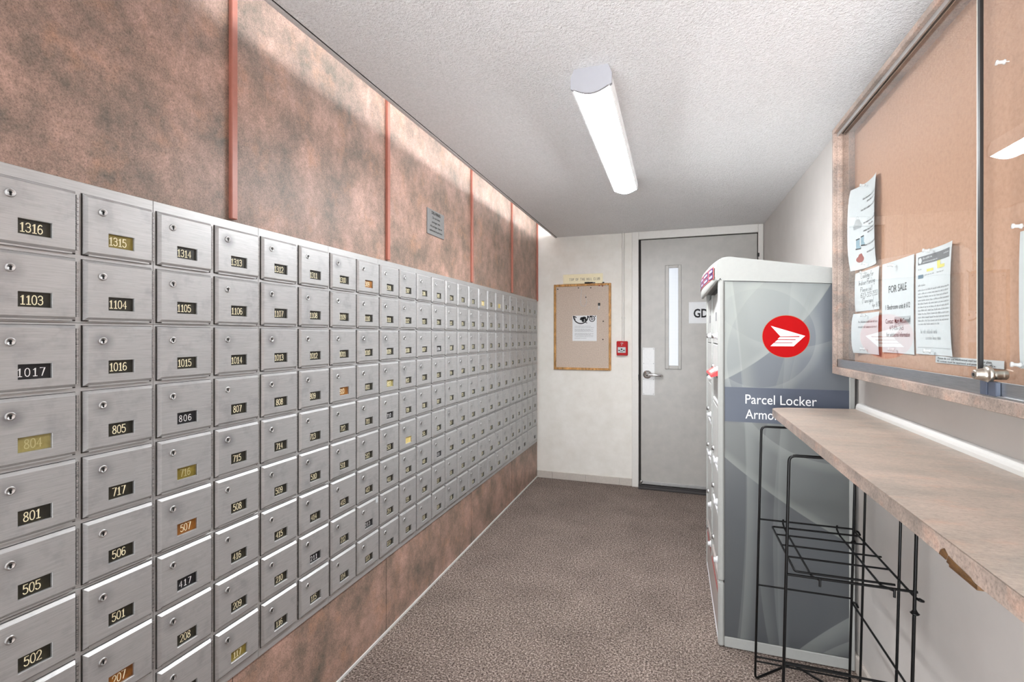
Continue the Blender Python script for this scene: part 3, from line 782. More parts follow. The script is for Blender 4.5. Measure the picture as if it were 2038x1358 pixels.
# the aluminium frame, two columns to a section
for k in range(12):
    ya = Y0 + 2 * k * PC - .007 - (.02 if k == 0 else 0); yb = Y0 + (2 * k + 2) * PC - .007 + (.021 if k == 11 else 0)
    n0, n1 = NAMES[0][2 * k], NAMES[0][2 * k + 1]
    lab = ('brushed aluminium frame section around mailboxes %s and %s' % (n0, n1)) if k < 4 else \
          'brushed aluminium frame section, %s pair of mailbox columns from the %s' % ((ORD[k], 'left') if k < 6 else (ORD[11 - k], 'right'))
    t = thing('frame_section', lab, 'frame section', (XL, (ya + yb) / 2, .329), 'aluminium frame sections of the mailbox bank')
    zs = [.329, Z0 - 6 * PR + .0055, Z0 - 2 * PR + .0055, 1.6237]
    for z0_, z1_ in zip(zs[:-1], zs[1:]):
        MB().box(XL, XF, ya + .0004, yb - .0004, z0_ + .0003, z1_ - .0003, .0008).build('face_plate', M['alu_frame'], t)
# small white sticker on 213's door
top('sticker', MB().box(XF + .0093, XF + .0100, Y0 + 7 * PC + .118, Y0 + 7 * PC + .134, Z0 - 7 * PR - .022, Z0 - 7 * PR - .004), M['paper'], (XF + .0095, Y0 + 7 * PC + .126, Z0 - 7 * PR - .013),
    'small white sticker on the corner of the eighth mailbox in the eighth row', 'sticker')

# deliveries sign
t = thing('wall_sign', 'small grey engraved deliveries sign on the brown wall above the mailboxes', 'sign', (XL, 2.283, 1.885))
MB().box(XL, XL + .006, 2.189, 2.377, 1.820, 1.951, .001).build('sign_plate', M['signgrey'], t)
mb = MB(); fn = lambda a, b, d: (XL + .006 + d, a, b)
for i, (s, k, bo) in enumerate((('DELIVERIES:', .020, .02), ('Do not leave', .016, .008), ('packages here.', .016, .008), ('All packages must be', .0155, .008), ('delivered to unit door.', .0155, .008))):
    letter(mb, s, fn, 2.283, 1.928 - i * .0225, k, None, 'C', bo)
mb.build('lettering', M['ink'], t)

# ================================================================== end wall
yw = YE
EN = lambda off: (lambda a, b, d: (a, yw - off - d, b))
t = thing('cork_board', 'oak framed cork notice board on the end wall beside the door', 'notice board', (-.776, yw, 1.375))
bx0, bx1, bz0, bz1, fw = -1.031, -.5205, .992, 1.7575, .020
m = MB()
m.box(bx0, bx0 + fw, yw - .020, yw, bz0, bz1, .003).box(bx1 - fw, bx1, yw - .020, yw, bz0, bz1, .003)
m.box(bx0 + fw, bx1 - fw, yw - .020, yw, bz0, bz0 + fw, .003).box(bx0 + fw, bx1 - fw, yw - .020, yw, bz1 - fw, bz1, .003)
m.build('frame', M['oak'], t)
MB().box(bx0 + fw, bx1 - fw, yw - .012, yw - .001, bz0 + fw, bz1 - fw).build('cork_panel', M['cork'], t)
YC_ = yw - .012
t = thing('notice', 'white printed notice with a black picture pinned on the cork board', 'paper notice', (-.753, YC_, 1.363))
m = MB().box(-.861, -.6455, YC_ - .0016, YC_ - .0006, 1.250, 1.4755); m.build('sheet', M['paper_bright'], t)
fn = lambda a, b, d: (-.861 + a, YC_ - .0016 - d, 1.250 + b)
m = MB()
def arcband(m, cx, cy, r0, r1, a0, a1, n=18, ry=1.0):
    P = [(cx + r0 * math.cos(R(a0 + (a1 - a0) * k / n)), cy + ry * r0 * math.sin(R(a0 + (a1 - a0) * k / n))) for k in range(n + 1)]
    Q = [(cx + r1 * math.cos(R(a0 + (a1 - a0) * k / n)), cy + ry * r1 * math.sin(R(a0 + (a1 - a0) * k / n))) for k in range(n + 1)]
    for k in range(n): poly(m, fn, [P[k], P[k + 1], Q[k + 1], Q[k]])
arcband(m, .075, .215, .058, .068, 172, 368, ry=.95); arcband(m, .175, .196, .020, .027, 60, 420); arcband(m, .175, .196, .006, .012, 0, 360)
arcband(m, .022, .205, .006, .015, 0, 300); arcband(m, .13, .175, .012, .018, 90, 280)
for (a, b_, r) in ((.085, .196, .020), (.105, .205, .017), (.095, .178, .014), (.118, .190, .012), (.140, .212, .009), (.165, .218, .012)):
    q = disc(a, b_, r, r * .8, 11); q = [(x + random.uniform(-.003, .003), min(y + random.uniform(-.003, .003), .224)) for x, y in q]
    poly(m, fn, q, .0004)
m.build('picture', M['ink'], t)
m = MB(); rr = random.Random(3)
for i, z in enumerate((.128, .116, .100, .092, .084, .064, .056, .048, .036)):
    greek(m, fn, .020, .19 if i % 3 else .165, z, .0058, rr)
greek(m, fn, .020, .125, .022, .006, rr)
m.build('printed_text', M['inkgrey'], t)
def tack(x, z, mat, label, off, r=.006):
    m = MB().lathe((x, YC_ - off, z), (0, -1, 0), [(0, .0015), (.003, .0015), (.003, r * .75), (.006, r * .6), (.009, r * .9), (.011, r * .8), (.0115, 0)], 10)
    return top('push_pin', m, mat, (x, YC_ - off, z), label, 'push pin', 'pins in the cork board')
M['pin_dark'] = plain('dark_pin', srgb(52, 44, 48), 0.35); M['pin_red'] = plain('red_pin', srgb(150, 30, 44), 0.35)
tack(-.994, 1.716, M['pin_dark'], 'dark push pin in the top left corner of the cork board', .0)
tack(-.806, 1.722, M['pin_dark'], 'dark push pin at the top middle of the cork board, above the wire loop', .0)
tack(-.696, 1.720, M['pin_dark'], 'dark push pin right of the wire loop along the cork board top', .0)
tack(-.622, 1.737, M['pin_red'], 'left red push pin near the top right corner of the cork board', .0)
tack(-.594, 1.732, M['pin_red'], 'right red push pin near the top right corner of the cork board', .0)
tack(-.560, 1.736, M['clear'], 'clear push pin in the extreme top right corner of the cork board', .0, .007)
tack(-.740, 1.637, M['pin_dark'], 'dark push pin beside the wire loop on the cork board', .0)
tack(-.587, 1.423, M['pin_dark'], 'dark push pin on the right side of the cork board, below the key', .0)
tack(-.590, 1.264, M['pin_dark'], 'lowest dark push pin, right side of the cork board', .0)
tack(-.851, 1.468, M['pin_dark'], 'dark push pin at the top left of the notice on the cork board', .0017)
tack(-.657, 1.468, M['pin_dark'], 'dark push pin at the top right of the notice on the cork board', .0017)
# wire loop
P = [(-.775, YC_ - .004, 1.728), (-.783, YC_ - .005, 1.66), (-.790, YC_ - .004, 1.60), (-.782, YC_ - .003, 1.565), (-.758, YC_ - .003, 1.553), (-.737, YC_ - .003, 1.575), (-.735, YC_ - .004, 1.612), (-.743, YC_ - .006, 1.64), (-.746, YC_ - .004, 1.66)]
top('wire_loop', MB().tube(fillet(P, .02, 4), .0022, 6), M['steel'], P[0], 'thin bent wire loop hanging on the cork board', 'wire loop')
t = thing('key', 'small key with a black head hanging on the cork board', 'key', (-.625, YC_, 1.56))
m = MB().box(-.634, -.614, YC_ - .006, YC_ - .0005, 1.560, 1.585, .003); m.build('key_head', M['black'], t)
MB().box(-.631, -.620, YC_ - .004, YC_ - .001, 1.527, 1.560, .001).box(-.6325, -.622, YC_ - .004, YC_ - .001, 1.531, 1.537).build('key_blade', M['white'], t)
# club sign
t = thing('club_sign', 'cream plastic club sign on the end wall above the cork board', 'sign', (-.77, yw, 1.805))
MB().box(-.948, -.593, yw - .005, yw, 1.760, 1.846, .001).build('sign_plate', M['cream'], t)
m = MB()
x_end = stroke(m, 'TOP OF THE HILL CLUB', EN(.005), -.77, 1.789, .0205, .0068, .0022, .62, 0, .0005, 'C')
m.build('lettering', M['ink'], t)
t = thing('marker_pen', 'black marker pen lying on top of the cork board frame', 'marker', (-.715, yw - .009, 1.766))
MB().lathe((-.752, yw - .010, 1.7660), (1, 0, 0), [(0, .007), (.04, .0075), (.042, .0060), (.07, .0055), (.072, 0)], 12).build('barrel', M['black'], t)
MB().lathe((-.680, yw - .010, 1.7655), (1, 0, 0), [(0, .0045), (.02, .0045), (.021, 0)], 10).build('tip', M['inkgrey'], t)
top('clip', MB().box(-.596, -.580, yw - .018, yw - .004, 1.7575, 1.768, .002), M['black'], (-.588, yw - .01, 1.7575), 'small black clip on the right end of the cork board frame', 'clip')
# fire alarm
t = thing('fire_alarm_pull_station', 'red fire alarm pull station on the end wall left of the door', 'fire alarm', (-.424, yw, 1.187))
MB().box(-.471, -.378, yw - .040, yw, 1.126, 1.249, .005).build('box', M['red'], t)
MB().box(-.461, -.394, yw - .043, yw - .039, 1.150, 1.198, .001).build('pull_bar', M['paper'], t)
m = MB(); fn = EN(.043)
q = disc(-.428, 1.180, .008, .008, 6); poly(m, fn, q)
for a, b_ in ((-.456, -.440), (-.416, -.400)): poly(m, fn, [(a, 1.166), (b_, 1.166), (b_, 1.174), (a, 1.174)])
poly(m, fn, [(-.440, 1.158), (-.416, 1.158), (-.416, 1.162), (-.440, 1.162)])
m.build('pull_bar_print', M['ink'], t)
m = MB(); fn = EN(.040); poly(m, fn, disc(-.427, 1.218, .004)); letter(m, 'FIRE', fn, -.4245, 1.228, .012, None, 'C', .02)
m.build('front_print', M['paper'], t)
# conduit
t = thing('conduit', 'thin painted metal conduit running up from the fire alarm to the ceiling', 'conduit', (-.418, yw, 1.25))
MB().tube([(-.418, yw - .012, 1.249), (-.4178, yw - .012, ZC)], .0105, 10).build('pipe', M['frame_paint'], t)
MB().box(-.434, -.398, yw - .004, yw, 1.445, 1.459, .001).tube([(-.418, yw - .013, 1.444), (-.418, yw - .013, 1.46)], .0135, 10).build('clamp', M['frame_paint'], t)
MB().tube([(-.418, yw - .012, 2.05), (-.418, yw - .012, 2.085)], .0132, 10).build('coupling', M['frame_paint'], t)
# GD sign on the door
t = thing('door_sign', 'white paper sign reading GD taped to the grey door', 'sign', (.20, yw - .016, 1.487))
MB().box(.1165, .283, yw - .0178, yw - .0164, 1.399, 1.575).build('sheet', M['paper_bright'], t)
m = MB(); letter(m, 'GD', lambda a, b, d: (a, yw - .0178 - d, b), .1535, 1.4485, .098, .111, 'L', .026)
m.build('lettering', M['ink'], t)

# ================================================================== parcel locker
LX0, LX1, LY0, LY1 = .178, .662, 2.19, 2.985
t = locker = thing('parcel_locker', 'tall white parcel locker with a grey printed side and red round emblem', 'parcel locker', ((LX0 + LX1) / 2, (LY0 + LY1) / 2, 0))
zt = lambda x: 1.5255 - (x - .195) * .060         # sloping top of the side panel
def slope_box(m, x0, x1, y0, y1, z0, f0):
    vs = [(x, y, z) for x in (x0, x1) for y in (y0, y1) for z in (z0, f0(x))]
    m.add(vs, [(0, 1, 3, 2), (4, 6, 7, 5), (0, 4, 5, 1), (2, 3, 7, 6), (0, 2, 6, 4), (1, 5, 7, 3)])
m = MB()
slope_box(m, LX0 + .020, LX1 - .004, LY0 + .008, LY1 - .006, .004, lambda x: zt(x) + .004)
m.build('body', M['inkgrey'], locker)
def cpost(name, x0, x1, y0, y1, z1, z0=.002):
    MB().box(x0, x1, y0, y1, z0, z1, .007).build(name, M['offwhite'], locker)
cpost('corner_post', LX0 - .003, LX0 + .0215, LY0 - .003, LY0 + .030, .272)
cpost('corner_post', LX0 - .003, LX0 + .0215, LY0 - .003, LY0 + .030, 1.535, .2735)
cpost('corner_post', LX0 - .003, LX0 + .0215, LY1 - .030, LY1, 1.535)
MB().box(.6435, .663, LY0 - .002, LY0 + .02, .002, 1.50, .003).build('rear_post', M['offwhite'], locker)
m = MB(); px0, px1 = .2005, .6430
slope_box(m, px0, px1, LY0 + .0015, LY0 + .009, .048, zt)
pan = m.build('side_panel', M['graphic'], locker, Vector((0, 0, 0)))
pan.location = -locker.location
MB().box(px0 - .0016, px0, LY0 + .003, LY0 + .009, .01, 1.52).box(px0, px1, LY0 + .003, LY0 + .009, 1.4975, 1.4985).build('panel_joint', M['gap'], locker)
MB().box(LX0 + .0215, .6435, LY0 - .0005, LY0 + .010, .003, .046, .002).build('bottom_rail', M['offwhite'], locker)
fs_ = lambda a, b, d: (a, LY0 + .0015 - d, b)
bd = MB().box(px0, px1, LY0 + .0008, LY0 + .0016, .9425, 1.0855).build('title_band', M['band'], locker)
m = MB()
fs2 = lambda a, b, d: (a, LY0 + .0008 - d, b)
letter(m, 'Parcel Locker', fs2, .2785, 1.0195, .0545, .2555, 'L', 0.0)
vs, fc = text_shape('Parcel Locker', .004); kx = .2555 / (max(v[0] for v in vs) - min(v[0] for v in vs))
vs, fc = text_shape('Armoire à colis', .004)
tt = m.build('lettering', M['numw'], bd, Vector()); tt.location = -locker.location; m = MB()
letter(m, 'Armoire à colis', fs2, .2785, .958, .0545, kx * (max(v[0] for v in vs) - min(v[0] for v in vs)) * .95, 'L', 0.0)
tt = m.build('lettering', M['numw'], bd, Vector()); tt.location = -locker.location
cxl, czl, rl = .4255, 1.2955, .0858
em = MB().prism(disc(cxl, czl, rl, rl, 56), fs_, .0006, .0002).build('emblem', M['logo_rim'], locker)
m = MB(); poly(m, fs_, disc(cxl, czl, rl - .0016, rl - .0016, 56), .0010)
mm = m.build('emblem_disc', M['logo_red'], em, Vector()); mm.location = -locker.location
kxp, kzp = .000503, .000561
def LG(u, v): return (cxl + (u - 658) * kxp, czl - (v - 677) * kzp)
m = MB()
m_parts = [[(552, 601), (793, 673), (791, 677), (751, 675), (620, 675)], [(618, 680), (757, 680), (770, 676), (791, 677), (768, 697), (600, 697), (607, 690)],
           [(604, 686), (600, 698), (727, 698), (766, 698), (744, 719), (703, 719), (579, 719), (585, 706)], [(570, 725), (705, 724), (740, 722), (714, 747), (549, 747)]]
wing = [[(552, 601), (793, 673), (758, 674), (620, 677)], [(614, 682), (753, 682), (757, 674), (793, 673), (766, 698), (600, 698)],
        [(597, 704), (726, 704), (731, 698), (766, 698), (742, 720), (579, 720)], [(572, 725), (704, 725), (708, 720), (742, 720), (713, 747), (549, 747)]]
for w_ in wing: poly(m, fs_, [LG(*p) for p in w_], .0014)
mm = m.build('emblem_wing', M['numw'], em, Vector()); mm.location = -locker.location
# sloping roof cap with a bowed front
m = MB(); NY = 14; prof_n = 0; rows = []
for i in range(NY + 1):
    f = i / NY; yy = LY0 - .004 + (LY1 + .004 - LY0 + .004) * f
    bow = math.sin(math.pi * f) ** .6 * .034 if 0 < f < 1 else 0
    xb = .166 - bow; zb = 1.530 - bow * 1.25
    rows.append([(.664, yy, 1.498), (.664, yy, 1.548), (.60, yy, 1.562), (.40, yy, 1.597), (.25, yy, 1.621), (.215 - bow * .3, yy, 1.627), (.190 - bow * .6, yy, 1.624), (.176 - bow * .8, yy, 1.612), (xb + .003, yy, 1.596), (xb, yy, 1.575), (xb, yy, zb + .02), (xb + .001, yy, zb + .004), (xb + .004, yy, zb), (xb + .012, yy, zb + .001), (xb + .016, yy, zb + .010), (.190, yy, 1.5285), (.30, yy, 1.5225)])
n = len(rows[0]); vs = [p for r_ in rows for p in r_]; fs = []
for i in range(NY):
    for k in range(n - 1): fs.append((i * n + k, i * n + k + 1, (i + 1) * n + k + 1, (i + 1) * n + k))
    fs.append((i * n + n - 1, i * n, (i + 1) * n, (i + 1) * n + n - 1))
m.add(vs, fs, True); m.add(rows[0], [tuple(range(n))]); m.add(rows[-1], [tuple(range(n))])
cap = m.build('roof_cap', M['offwhite'], locker)
# decal on the bowed front of the cap
def capf(a, b, d):
    f = (a - LY0 + .004) / (LY1 - LY0 + .008); bow = math.sin(math.pi * min(max(f, 0.001), .999)) ** .6 * .034
    return (.166 - bow - .0006 - d, a, b - bow * .3)
def patch(m, y0, y1, z0, z1, d):
    N = 8; ys = [y0 + (y1 - y0) * k / N for k in range(N + 1)]
    vs = [capf(y, z, d) for z in (z0, z1) for y in ys]
    m.add(vs, [(k, k + 1, N + 2 + k, N + 1 + k) for k in range(N)])
m = MB(); patch(m, LY0 + .008, LY1 - .05, 1.540, 1.592, .0012); dc = m.build('front_decal', M['decal_pink'], cap, Vector()); dc.location = -locker.location
for spans, zz, mat, d in ((((.02, .10), (.12, .26), (.28, .42), (.44, .60)), ((1.568, 1.588), (1.544, 1.564)), 'decal_navy', .0016),
                          (((.03, .09), (.14, .24), (.30, .40), (.46, .58)), ((1.573, 1.582), (1.549, 1.558)), 'decal_lilac', .0020)):
    for a, b_ in spans:
        for z0_, z1_ in zz:
            m = MB(); patch(m, LY0 + a, LY0 + b_, z0_, z1_, d)
            dc = m.build('decal_panel', M[mat], cap, Vector()); dc.location = -locker.location
# compartment doors on the corridor side, two columns
ym = 2.60
FX = LX0 + .004
near = [(1.262, 1.490), (1.115, 1.258), (.985, 1.111), (.72, .981), (.54, .716), (.29, .536)]
far = [(1.262, 1.490), (1.05, 1.258), (.86, 1.046), (.66, .856), (.40, .656), (.20, .396)]
for colr, ya, yb in ((near, LY0 + .032, ym - .012), (far, ym + .012, LY1 - .032)):
    for i, (za, zb) in enumerate(colr):
        dm_ = MB().box(FX, FX + .02, ya, yb, za, zb, .003)
        d_ = dm_.build('compartment_door', M['blank'], locker)
        if not (colr is near and i == 2):
            k_ = MB().lathe((FX, ya + .05, za + .035), (-1, 0, 0), [(0, .016), (.008, .016), (.009, .011), (.018, .011), (.019, 0)], 14)
            kk = k_.build('lock', M['white'], d_, Vector()); kk.location = -locker.location
            k2 = MB().lathe((FX, yb - .06, za + .035), (-1, 0, 0), [(0, .012), (.010, .011), (.011, 0)], 12)
            kk = k2.build('number_stud', M['hinge'], d_, Vector()); kk.location = -locker.location
        if colr is near and i in (0,) or (colr is far and i == 0):
            q = MB(); fq = lambda a, b, d: (FX - d, a, b)
            poly(q, fq, [(ya + .13, 1.365), (ya + .19, 1.365), (ya + .19, 1.405), (ya + .13, 1.405)], .0006)
            qq = q.build('door_print', M['inkgrey'], d_, Vector()); qq.location = -locker.location
MB().box(LX0 - .002, FX + .02, ym - .010, ym + .010, .20, 1.50, .003).build('centre_post', M['offwhite'], locker)
# red outgoing-mail hood
m = MB().prism([(.184, 1.152), (.148, 1.126), (.150, 1.120), (.184, 1.128)], lambda a, b, d: (a, d, b), 2.235, 2.53)
hd = m.build('mail_slot_hood', M['hood_red'], locker)
hq = lambda a, b, d: (.184 - .036 * a - d * .6, 2.2365 + .292 * b, 1.152 - .026 * a + d * .8)
q = MB(); poly(q, hq, [(.12, .06), (.88, .06), (.88, .94), (.12, .94)], .0006); qq = q.build('hood_label', M['decal_pink'], hd, Vector()); qq.location = -locker.location
q = MB(); poly(q, hq, [(.25, .25), (.75, .25), (.75, .70), (.25, .70)], .0010); qq = q.build('hood_label', M['paper'], hd, Vector()); qq.location = -locker.location
MB().box(FX - .001, FX + .003, 2.235, 2.50, 1.02, 1.112).build('mail_slot', M['hinge'], locker)
# shelves standing slightly proud of the front
for z, ya, yb in ((1.008, 2.222, 2.47), (.72, 2.222, 2.50), (.538, 2.222, 2.50), (.855, 2.62, 2.95), (.655, 2.62, 2.95)):
    MB().box(FX - .007, FX, ya, yb, z - .004, z + .004, .001).build('door_lip', M['white'], locker)
kp = MB().box(LX0 + .001, LX0 + .02, LY0 + .030, LY1 - .030, .012, .262, .002).build('kick_panel', M['kick'], locker)
q = MB().box(LX0 + .0002, LX0 + .002, LY0 + .05, LY1 - .05, .205, .208).box(LX0 + .0002, LX0 + .002, LY0 + .05, LY1 - .05, .190, .194)
qq = q.build('red_stripe', M['logo_red'], kp, Vector()); qq.location = -locker.location
MB().box(LX0 - .002, LX0 + .02, LY0 + .028, LY1 - .02, .002, .012, .001).build('base_strip', M['white'], locker)

# ================================================================== display case
CX0 = .570; CXB = .640; CYL, CYR = 2.130, .330; CZ0, CZ1 = 1.1556, 2.078; BT = .021
t = case = thing('display_case', 'wall-mounted glazed notice case with stone-look frame and peach pin board', 'display case', (XR - .0015, (CYL + CYR) / 2, CZ0))
MB().box(CX0, XR - .0015, CYR, CYL, CZ0, CZ0 + .026, .001).build('bottom_board', M['case_lam'], case)
MB().box(CX0, XR - .0015, CYR, CYL, CZ1 - .018, CZ1, .001).build('top_board', M['case_lam'], case)
MB().box(CX0, XR - .0015, CYL - .016, CYL, CZ0 + .026, CZ1 - .018, .001).build('side_board', M['case_lam'], case)
MB().box(CX0, XR - .0015, CYR, CYR + .016, CZ0 + .026, CZ1 - .018, .001).build('side_board', M['case_lam'], case)
MB().box(CXB - .001, XR - .0015, CYR + .016, CYL - .016, CZ0 + .026, CZ1 - .018).build('back_board', M['peach'], case)
m = MB().box(.582, .585, CYR + .016, CYL - .016, CZ0 + .026, CZ0 + .056, .0008).box(.590, .592, CYR + .016, CYL - .016, CZ0 + .026, CZ0 + .05).box(.598, .601, CYR + .016, CYL - .016, CZ0 + .026, CZ0 + .046)
m.box(.576, .582, CYR + .016, 1.20, CZ0 + .026, CZ0 + .030, .0006).build('bottom_track', M['track'], case)
m = MB().box(.5815, .5845, CYR + .016, CYL - .016, CZ1 - .032, CZ1 - .018, .0008).box(.589, .591, CYR + .016, CYL - .016, CZ1 - .026, CZ1 - .018).box(.5975, .600, CYR + .016, CYL - .016, CZ1 - .026, CZ1 - .018)
m.build('top_track', M['steel'], case)
MB().box(.582, .600, CYL - .024, CYL - .016, CZ0 + .026, CZ1 - .018, .0008).build('side_channel', M['case_lam'], case)
GZ0, GZ1 = CZ0 + .03, CZ1 - .022
def pane(x, ya, yb):
    m = MB().add([(x, ya, GZ0), (x, yb, GZ0), (x, yb, GZ1), (x, ya, GZ1)], [(0, 1, 2, 3)])
    return m.build('glass_pane', M['glass'], case)
g1 = pane(.595, 1.252, CYL - .018)
MB().box(.593, .597, 1.246, 1.2525, GZ0, GZ1).build('glass_edge', M['edge'], case)
g2 = pane(.587, .35, 1.232)
MB().box(.584, .590, 1.2225, 1.2305, GZ0, GZ1).build('black_edge_strip', M['black'], case)
# showcase lock clamped on the pane edges
LKY, LKZ = 1.185, 1.2235
lk = MB().lathe((.556, LKY, LKZ), (1, 0, 0), [(0, 0), (0, .0075), (.0012, .0092), (.003, .0095), (.012, .0118), (.018, .0128), (.0185, .0150), (.0215, .0168), (.0245, .0168), (.0265, .0150), (.027, .0102)] + [(.029 + .0012 * k, .0098 if k % 2 else .0090) for k in range(18)] + [(.0512, .0085), (.0515, 0)], 24)
L_ = lk.build('plunger_lock', M['nickel'], case)
kq = MB().lathe((.5558, LKY, LKZ), (-1, 0, 0), [(-.001, .0034), (.0003, .0034), (.0006, .002), (.0006, 0)], 12).box(.5548, .5556, LKY - .0008, LKY + .0008, LKZ - .003, LKZ + .003)
ob = kq.build('lock_keyhole', M['hole'], L_, Vector()); ob.location = -parent_loc(L_)
MB().box(.574, .582, 1.152, 1.176, 1.184, 1.211, .001).box(.574, .582, 1.180, 1.202, 1.184, 1.211, .001).build('lock_bracket', M['band'], case)

# papers on the pin board
PB = CXB - .0015
def sheet(y0, y1, z0, z1, label, curl=(.006, .006), skew=0.0, sag=0.0, group='paper notices in the display case', name='notice'):
    """y0 = left edge as seen (larger Y).  curl = how far the left and right edges stand off the board"""
    W = y0 - y1; H = z1 - z0
    def fn(a, b, d):
        u = a / W; v = b / H
        k = (2 * abs(u - .5)) ** 2
        lift = (curl[0] if u < .5 else curl[1]) * k * (1 - .55 * (2 * abs(v - .5)) ** 3 * .6) + .0012
        return (PB - lift - d, y0 - a, z0 + b + skew * a - sag * k)
    t = thing(name, label, 'paper notice', (PB, (y0 + y1) / 2, (z0 + z1) / 2), group)
    m = MB(); NX, NZ = 12, 10
    vs = [fn(W * i / NX, H * q / NZ, 0) for q in range(NZ + 1) for i in range(NX + 1)]
    vb = [fn(W * i / NX, H * q / NZ, -.0003) for q in range(NZ + 1) for i in range(NX + 1)]
    fs = [(q * (NX + 1) + i, q * (NX + 1) + i + 1, (q + 1) * (NX + 1) + i + 1, (q + 1) * (NX + 1) + i) for q in range(NZ) for i in range(NX)]
    m.add(vs, fs, True)
    m.build('sheet', M['paper'], t)
    return t, fn, W, H
rr = random.Random(11)
# 1 tall notice with small pictures
t, fn, W, H = sheet(2.088, 1.874, 1.536, 1.834, 'topmost white notice with pictures of boots and bags, its right edge curling off the board', (.030, .017), .0, 0)
m = MB()
for (a0, a1, b) in ((.07, .23, .243), (.10, .20, .229), (.06, .245, .206), (.075, .245, .158), (.115, .175, .146), (.075, .245, .130), (.105, .20, .120), (.085, .225, .078), (.10, .20, .052)):
    greek(m, fn, a0, a1, b, .0075, rr)
m.build('printed_text', M['ink'], t)
m = MB()
arc = disc(.042, .186, .006, .006, 14)
for k in range(14): 
    p, q_ = arc[k], arc[(k + 1) % 14]; c0 = (.042, .186)
    poly(m, fn, [p, q_, (q_[0] * .8 + c0[0] * .2, q_[1] * .8 + c0[1] * .2), (p[0] * .8 + c0[0] * .2, p[1] * .8 + c0[1] * .2)])
poly(m, fn, [(.034, .180), (.052, .180), (.066, .158), (.062, .148), (.026, .146), (.023, .156)], .0005)
m.build('purse_picture', M['pencil'], t)
m = MB(); poly(m, fn, [(.036, .108), (.054, .110), (.053, .086), (.060, .080), (.058, .075), (.036, .077)]); poly(m, fn, [(.060, .114), (.078, .116), (.077, .094), (.084, .089), (.082, .084), (.061, .086)])
m.build('boots_picture', M['boots'], t)
m = MB(); poly(m, fn, [(.034, .077), (.058, .075), (.061, .079), (.061, .072), (.034, .072)], .0009); poly(m, fn, [(.061, .086), (.085, .084), (.085, .079), (.061, .082)], .0009)
poly(m, fn, [(.036, .106), (.054, .108), (.054, .112), (.036, .110)], .0009); poly(m, fn, [(.06, .112), (.078, .114), (.078, .118), (.06, .116)], .0009)
poly(m, fn, [(.232, .178), (.238, .178), (.238, .208), (.232, .204)], .0009)
m.build('boot_soles', M['ink'], t)
m = MB(); poly(m, fn, disc(.056, .036, .022, .012, 20)); poly(m, fn, [(.040, .04), (.072, .044), (.064, .056), (.050, .054)], .0005)
m.build('handbag_picture', M['bag'], t)
# 2 handwritten
t, fn, W, H = sheet(2.084, 1.872, 1.386, 1.527, 'small white handwritten note asking for indoor parking', (.008, .006))
m = MB()
for s, a, b, h in (('Looking for', .045, .117, .018), ('Indoor Parking', .028, .093, .018), ('Please call', .042, .069, .016), ('613-323-2553', .045, .048, .016), ('(Tannigan)', .055, .028, .016), ('Apr 9/25', .145, .010, .014)):
    stroke(m, s, fn, a, b, h, .0042, .0014, .9, .18) if all(ch in STROKES or ch == ' ' for ch in s) else None
m.build('handwriting', M['ink'], t)
# 3 small printed slip
t, fn, W, H = sheet(2.080, 1.868, 1.236, 1.378, 'small white printed slip at the lower left of the pin board', (.020, .008))
m = MB(); greek(m, fn, .035, .21, .108, .0085, rr); greek(m, fn, .035, .20, .090, .0085, rr); m.build('printed_text', M['inkgrey'], t)
# 4 for sale
t, fn, W, H = sheet(1.850, 1.633, 1.246, 1.527, 'white FOR SALE notice for a one bedroom unit', (.004, .004))
m = MB()
letter(m, 'FOR SALE', fn, W / 2 - .002, .186, .031, .122, 'C', .004)
letter(m, '1 Bedroom unit # 612', fn, W / 2, .134, .022, .166, 'C', .002)
letter(m, '613-836-5415', fn, W / 2 - .01, .070, .020, .092, 'C', 0)
letter(m, 'for additional information', fn, W / 2 + .002, .050, .019, .160, 'C', 0)
letter(m, 'Contact', fn, .026, .091, .020, .052, 'L', 0); letter(m, 'Mary McConnell', fn, .086, .091, .020, .106, 'L', .004, 0, .0011)
m.build('printed_text', M['ink'], t)
m = MB()
for k in range(6): poly(m, fn, [(.084 + .0184 * k, .086), (.084 + .0184 * (k + 1), .086), (.084 + .0184 * (k + 1), .110), (.084 + .0184 * k, .110)], .0004)
m.build('highlighting', M['pencil'], t)
# 5 letter
t, fn, W, H = sheet(1.622, 1.423, 1.249, 1.526, 'white printed letter with a dark banner and yellow highlighting', (.004, .014))
m = MB()
for k in range(6):
    a0 = .012 + (W - .028) * k / 6; a1 = .012 + (W - .028) * (k + 1) / 6
    poly(m, fn, [(a0, .242), (a1, .242), (a1, .264), (a0, .264)], .0005)
m.build('banner', M['banner'], t)
m = MB(); poly(m, fn, disc(.023, .253, .008, .008, 18), .0008); greek(m, fn, .036, .085, .255, .006, rr, .0009); greek(m, fn, .036, .11, .246, .004, rr, .0009); greek(m, fn, .145, .18, .254, .004, rr, .0009)
m.build('banner_text', M['paper'], t)
m = MB(); poly(m, fn, [(.055, .220), (.088, .220), (.088, .227), (.055, .227)]); poly(m, fn, [(.108, .222), (.150, .222), (.150, .230), (.108, .230)]); poly(m, fn, [(.107, .230), (.124, .230), (.124, .242), (.107, .242)])
m.build('highlighting', M['yellow'], t)
m = MB(); poly(m, fn, [(.013, .205), (.038, .205), (.038, .215), (.013, .215)]); m.build('button_print', M['teal'], t)
m = MB(); greek(m, fn, .013, .03, .228, .005, rr); greek(m, fn, .045, .095, .211, .004, rr); greek(m, fn, .105, .145, .211, .004, rr); greek(m, fn, .013, .05, .184, .006, rr)
for k in range(11): greek(m, fn, .013, (.186 if k < 10 else .12), .171 - k * .0092, .0052, rr)
m.build('printed_text', M['inkgrey'], t)
m = MB()
